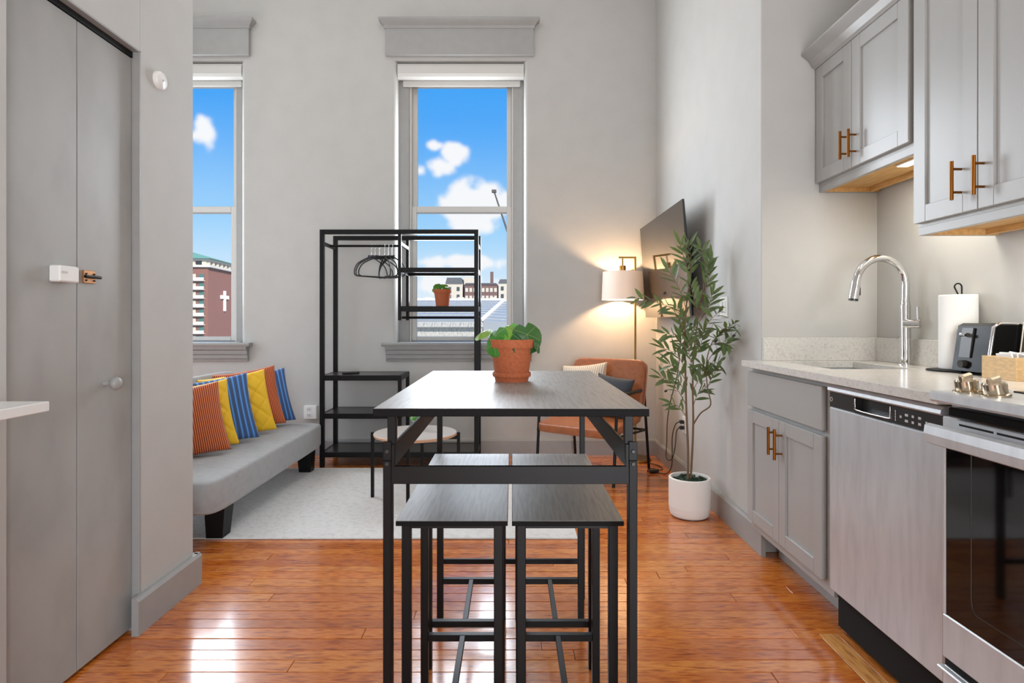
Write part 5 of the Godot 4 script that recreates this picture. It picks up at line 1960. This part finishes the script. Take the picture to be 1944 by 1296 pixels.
	rng.seed = 31
	var made := 0
	for tw: Array in twigs:
		if tw[1] is Array:
			continue
		var pts: Array = spline(G.call(tw[0]), 6)
		st = begin()
		var rr := []
		for i in pts.size():
			rr.append(lerpf(0.0022, 0.0009, float(i) / pts.size()))
		tube(st, pts, rr, 5)
		obj("twig", st, M.bark, t)
		var count: int = tw[1]
		for k in count:
			if made >= 298:
				break
			var f := 0.22 + 0.78 * (k + rng.randf() * 0.5) / count
			var at_i := f * (pts.size() - 1)
			var i := mini(int(at_i), pts.size() - 2)
			var p: Vector3 = pts[i].lerp(pts[i + 1], at_i - i)
			var dir: Vector3 = (pts[i + 1] - pts[i]).normalized()
			var side := dir.cross(Vector3.BACK).normalized() * (1.0 if k % 2 == 0 else -1.0)
			var out := side * rng.randf_range(0.5, 1.0) + dir * rng.randf_range(0.6, 1.2) + Vector3.BACK * rng.randf_range(-0.55, 0.55)
			if k == count - 1:
				out = dir + Vector3(rng.randf_range(-0.1, 0.1), rng.randf_range(-0.1, 0.1), 0)
			if p.x > 1.1 and out.x > 0.0:
				out.x *= 0.25
			out = out.normalized()
			if p.x + out.x * 0.11 > 1.175:
				out.x = minf(out.x, (1.175 - p.x) / 0.11)
				out = out.normalized()
			if p.x + out.x * 0.11 > 1.19:
				out = (dir * 0.3 + Vector3(-0.6, 0.5, 0.4)).normalized()
			var up := Vector3(rng.randf_range(-0.5, 0.5), 0.6, rng.randf_range(0.2, 1.0)).normalized()
			var xa := up.cross(-out).normalized()
			var ya := (-out).cross(xa).normalized()
			var len := rng.randf_range(0.060, 0.102)
			var o := put_mesh("leaf", shapes[rng.randi_range(0, 2)], M.leaf_olive, t)
			o.transform = Transform3D(Basis(xa * len, ya * len, -out * len), p - t.position)
			made += 1
	for q: Array in [[1228, 580, -0.02], [1262, 556, -0.03], [1393, 637, -0.09], [1358, 648, -0.08], [1264, 742, 0.0], [1312, 615, -0.05], [1338, 525, -0.03], [1360, 645, -0.06]]:
		var e: float = d + q[2] - maxf(0.0, (q[0] - 1330.0) * 0.0045)
		st = begin()
		soft(st, Transform3D(Basis(Vector3.BACK, 0.4), V(PX(q[0], e), PY(q[1], e), e)), Vector3(0.02, 0.014, 0.014), 1.0, 12, 8)
		obj("olive", st, M.olive_fruit, t)

# ---------------------------------------------------------------- small fittings and cords
func small_things() -> void:
	var st := begin()
	# round sensor on the closet wall
	var sd := 1.345 * F / 672.0
	var sx := Transform3D(Basis(Vector3.DOWN, Vector3.RIGHT, Vector3.BACK), V(XL, PY(153, sd), sd))
	var t := thing("wall_sensor", "small round white sensor high on the wall beside the closet door", "sensor", sx.origin)
	turned(st, [Vector2(0.034, 0), Vector2(0.034, 0.012), Vector2(0.03, 0.018), Vector2(0, 0.02)], sx, 32)
	obj("cover", st, M.plastic_white, t)
	st = begin()
	turned(st, [Vector2(0.005, 0.018), Vector2(0.004, 0.022), Vector2(0, 0.0225)], sx, 12)
	obj("centre_eye", st, M.icon_grey, t)
	# surface outlet on the window wall
	var oy := PY(781, WALL_D)
	var ox := PX(592, WALL_D)
	t = thing("wall_outlet", "white surface-mounted outlet box low on the wall beside the clothes rack", "outlet", V(ox, oy, WALL_D))
	st = begin()
	box(st, V(ox - 0.052, oy - 0.056, WALL_D - 0.045), V(ox + 0.052, oy + 0.056, WALL_D), 0.004)
	obj("box", st, M.plastic_white, t)
	for y: float in [-0.024, 0.024]:
		st = begin()
		box(st, V(ox - 0.03, oy + y - 0.017, WALL_D - 0.047), V(ox + 0.014, oy + y + 0.017, WALL_D - 0.044), 0.001)
		var sock := obj("socket", st, M.white_paint, t)
		st = begin()
		for x: float in [-0.016, -0.002]:
			box(st, V(ox + x - 0.0015, oy + y - 0.006, WALL_D - 0.0475), V(ox + x + 0.0015, oy + y + 0.008, WALL_D - 0.0465))
		obj("slots", st, M.console_black, sock)
	# switch on the television wall
	var wd := XR * F / 403.0
	var wy := PY(583, wd)
	t = thing("light_switch", "white double light switch plate on the wall behind the olive tree", "switch", V(XR, wy, wd))
	st = begin()
	box(st, V(XR - 0.006, wy - 0.058, wd - 0.058), V(XR, wy + 0.058, wd + 0.058), 0.002)
	obj("plate", st, M.plastic_white, t)
	for e: float in [-0.023, 0.023]:
		st = begin()
		box(st, V(XR - 0.010, wy - 0.032, wd + e - 0.016), V(XR - 0.005, wy + 0.032, wd + e + 0.016), 0.001)
		obj("rocker", st, M.white_paint, t)
	# outlet near the floor with two plugs
	var pd := XR * F / 328.0
	var py := PY(806, pd)
	t = thing("wall_outlet", "white outlet plate with two black plugs low on the television wall", "outlet", V(XR, py, pd))
	st = begin()
	box(st, V(XR - 0.006, py - 0.058, pd - 0.036), V(XR, py + 0.058, pd + 0.036), 0.002)
	obj("plate", st, M.plastic_white, t)
	for y: float in [-0.02, 0.02]:
		st = begin()
		box(st, V(XR - 0.036, py + y - 0.012, pd - 0.014), V(XR - 0.0055, py + y + 0.012, pd + 0.014), 0.004)
		obj("plug", st, M.cord_black, t)
	# cords
	var e := XR - 0.04
	var tv := [V(1.13, 1.19, 4.0), V(1.15, 1.0, 4.02), V(1.15, 0.75, 4.1), V(1.13, 0.55, 4.2), V(1.12, 0.40, 4.25), V(1.12, 0.24, 4.27), V(1.11, 0.13, 4.24), V(1.13, 0.14, 4.17), V(1.14, 0.24, 4.12), V(1.15, 0.34, pd + 0.03), V(e, py - 0.02, pd)]
	st = begin()
	tube(st, spline(tv, 6), 0.0032, 7)
	var c := obj("power_cord", st, M.cord_black)
	tag(c, "thin black cord hanging from the television down to the wall outlet", "cord")
	var fl := [V(e, py + 0.02, pd), V(1.14, 0.39, pd + 0.02), V(1.13, 0.30, 4.16), V(1.135, 0.17, 4.18), V(1.14, 0.07, 4.22), V(1.12, 0.008, 4.28), V(1.06, 0.005, 4.32), V(1.0, 0.005, 4.36), V(1.05, 0.005, 4.44), V(1.12, 0.005, 4.40), V(1.13, 0.005, 4.52), V(1.07, 0.005, 4.62), V(1.04, 0.01, 4.72)]
	st = begin()
	tube(st, spline(fl, 6), 0.0032, 7)
	c = obj("power_cord", st, M.cord_black)
	tag(c, "black cord looping over the floor from the outlet to the floor lamp", "cord")
	st = begin()
	obox(st, V(1.045, 0.011, 4.335), Basis(Vector3.UP, 0.5), Vector3(0.075, 0.02, 0.032), 0.006)
	c = obj("foot_switch", st, M.cord_black)
	tag(c, "black foot switch of the lamp lying on the floor by the armchair leg", "switch")
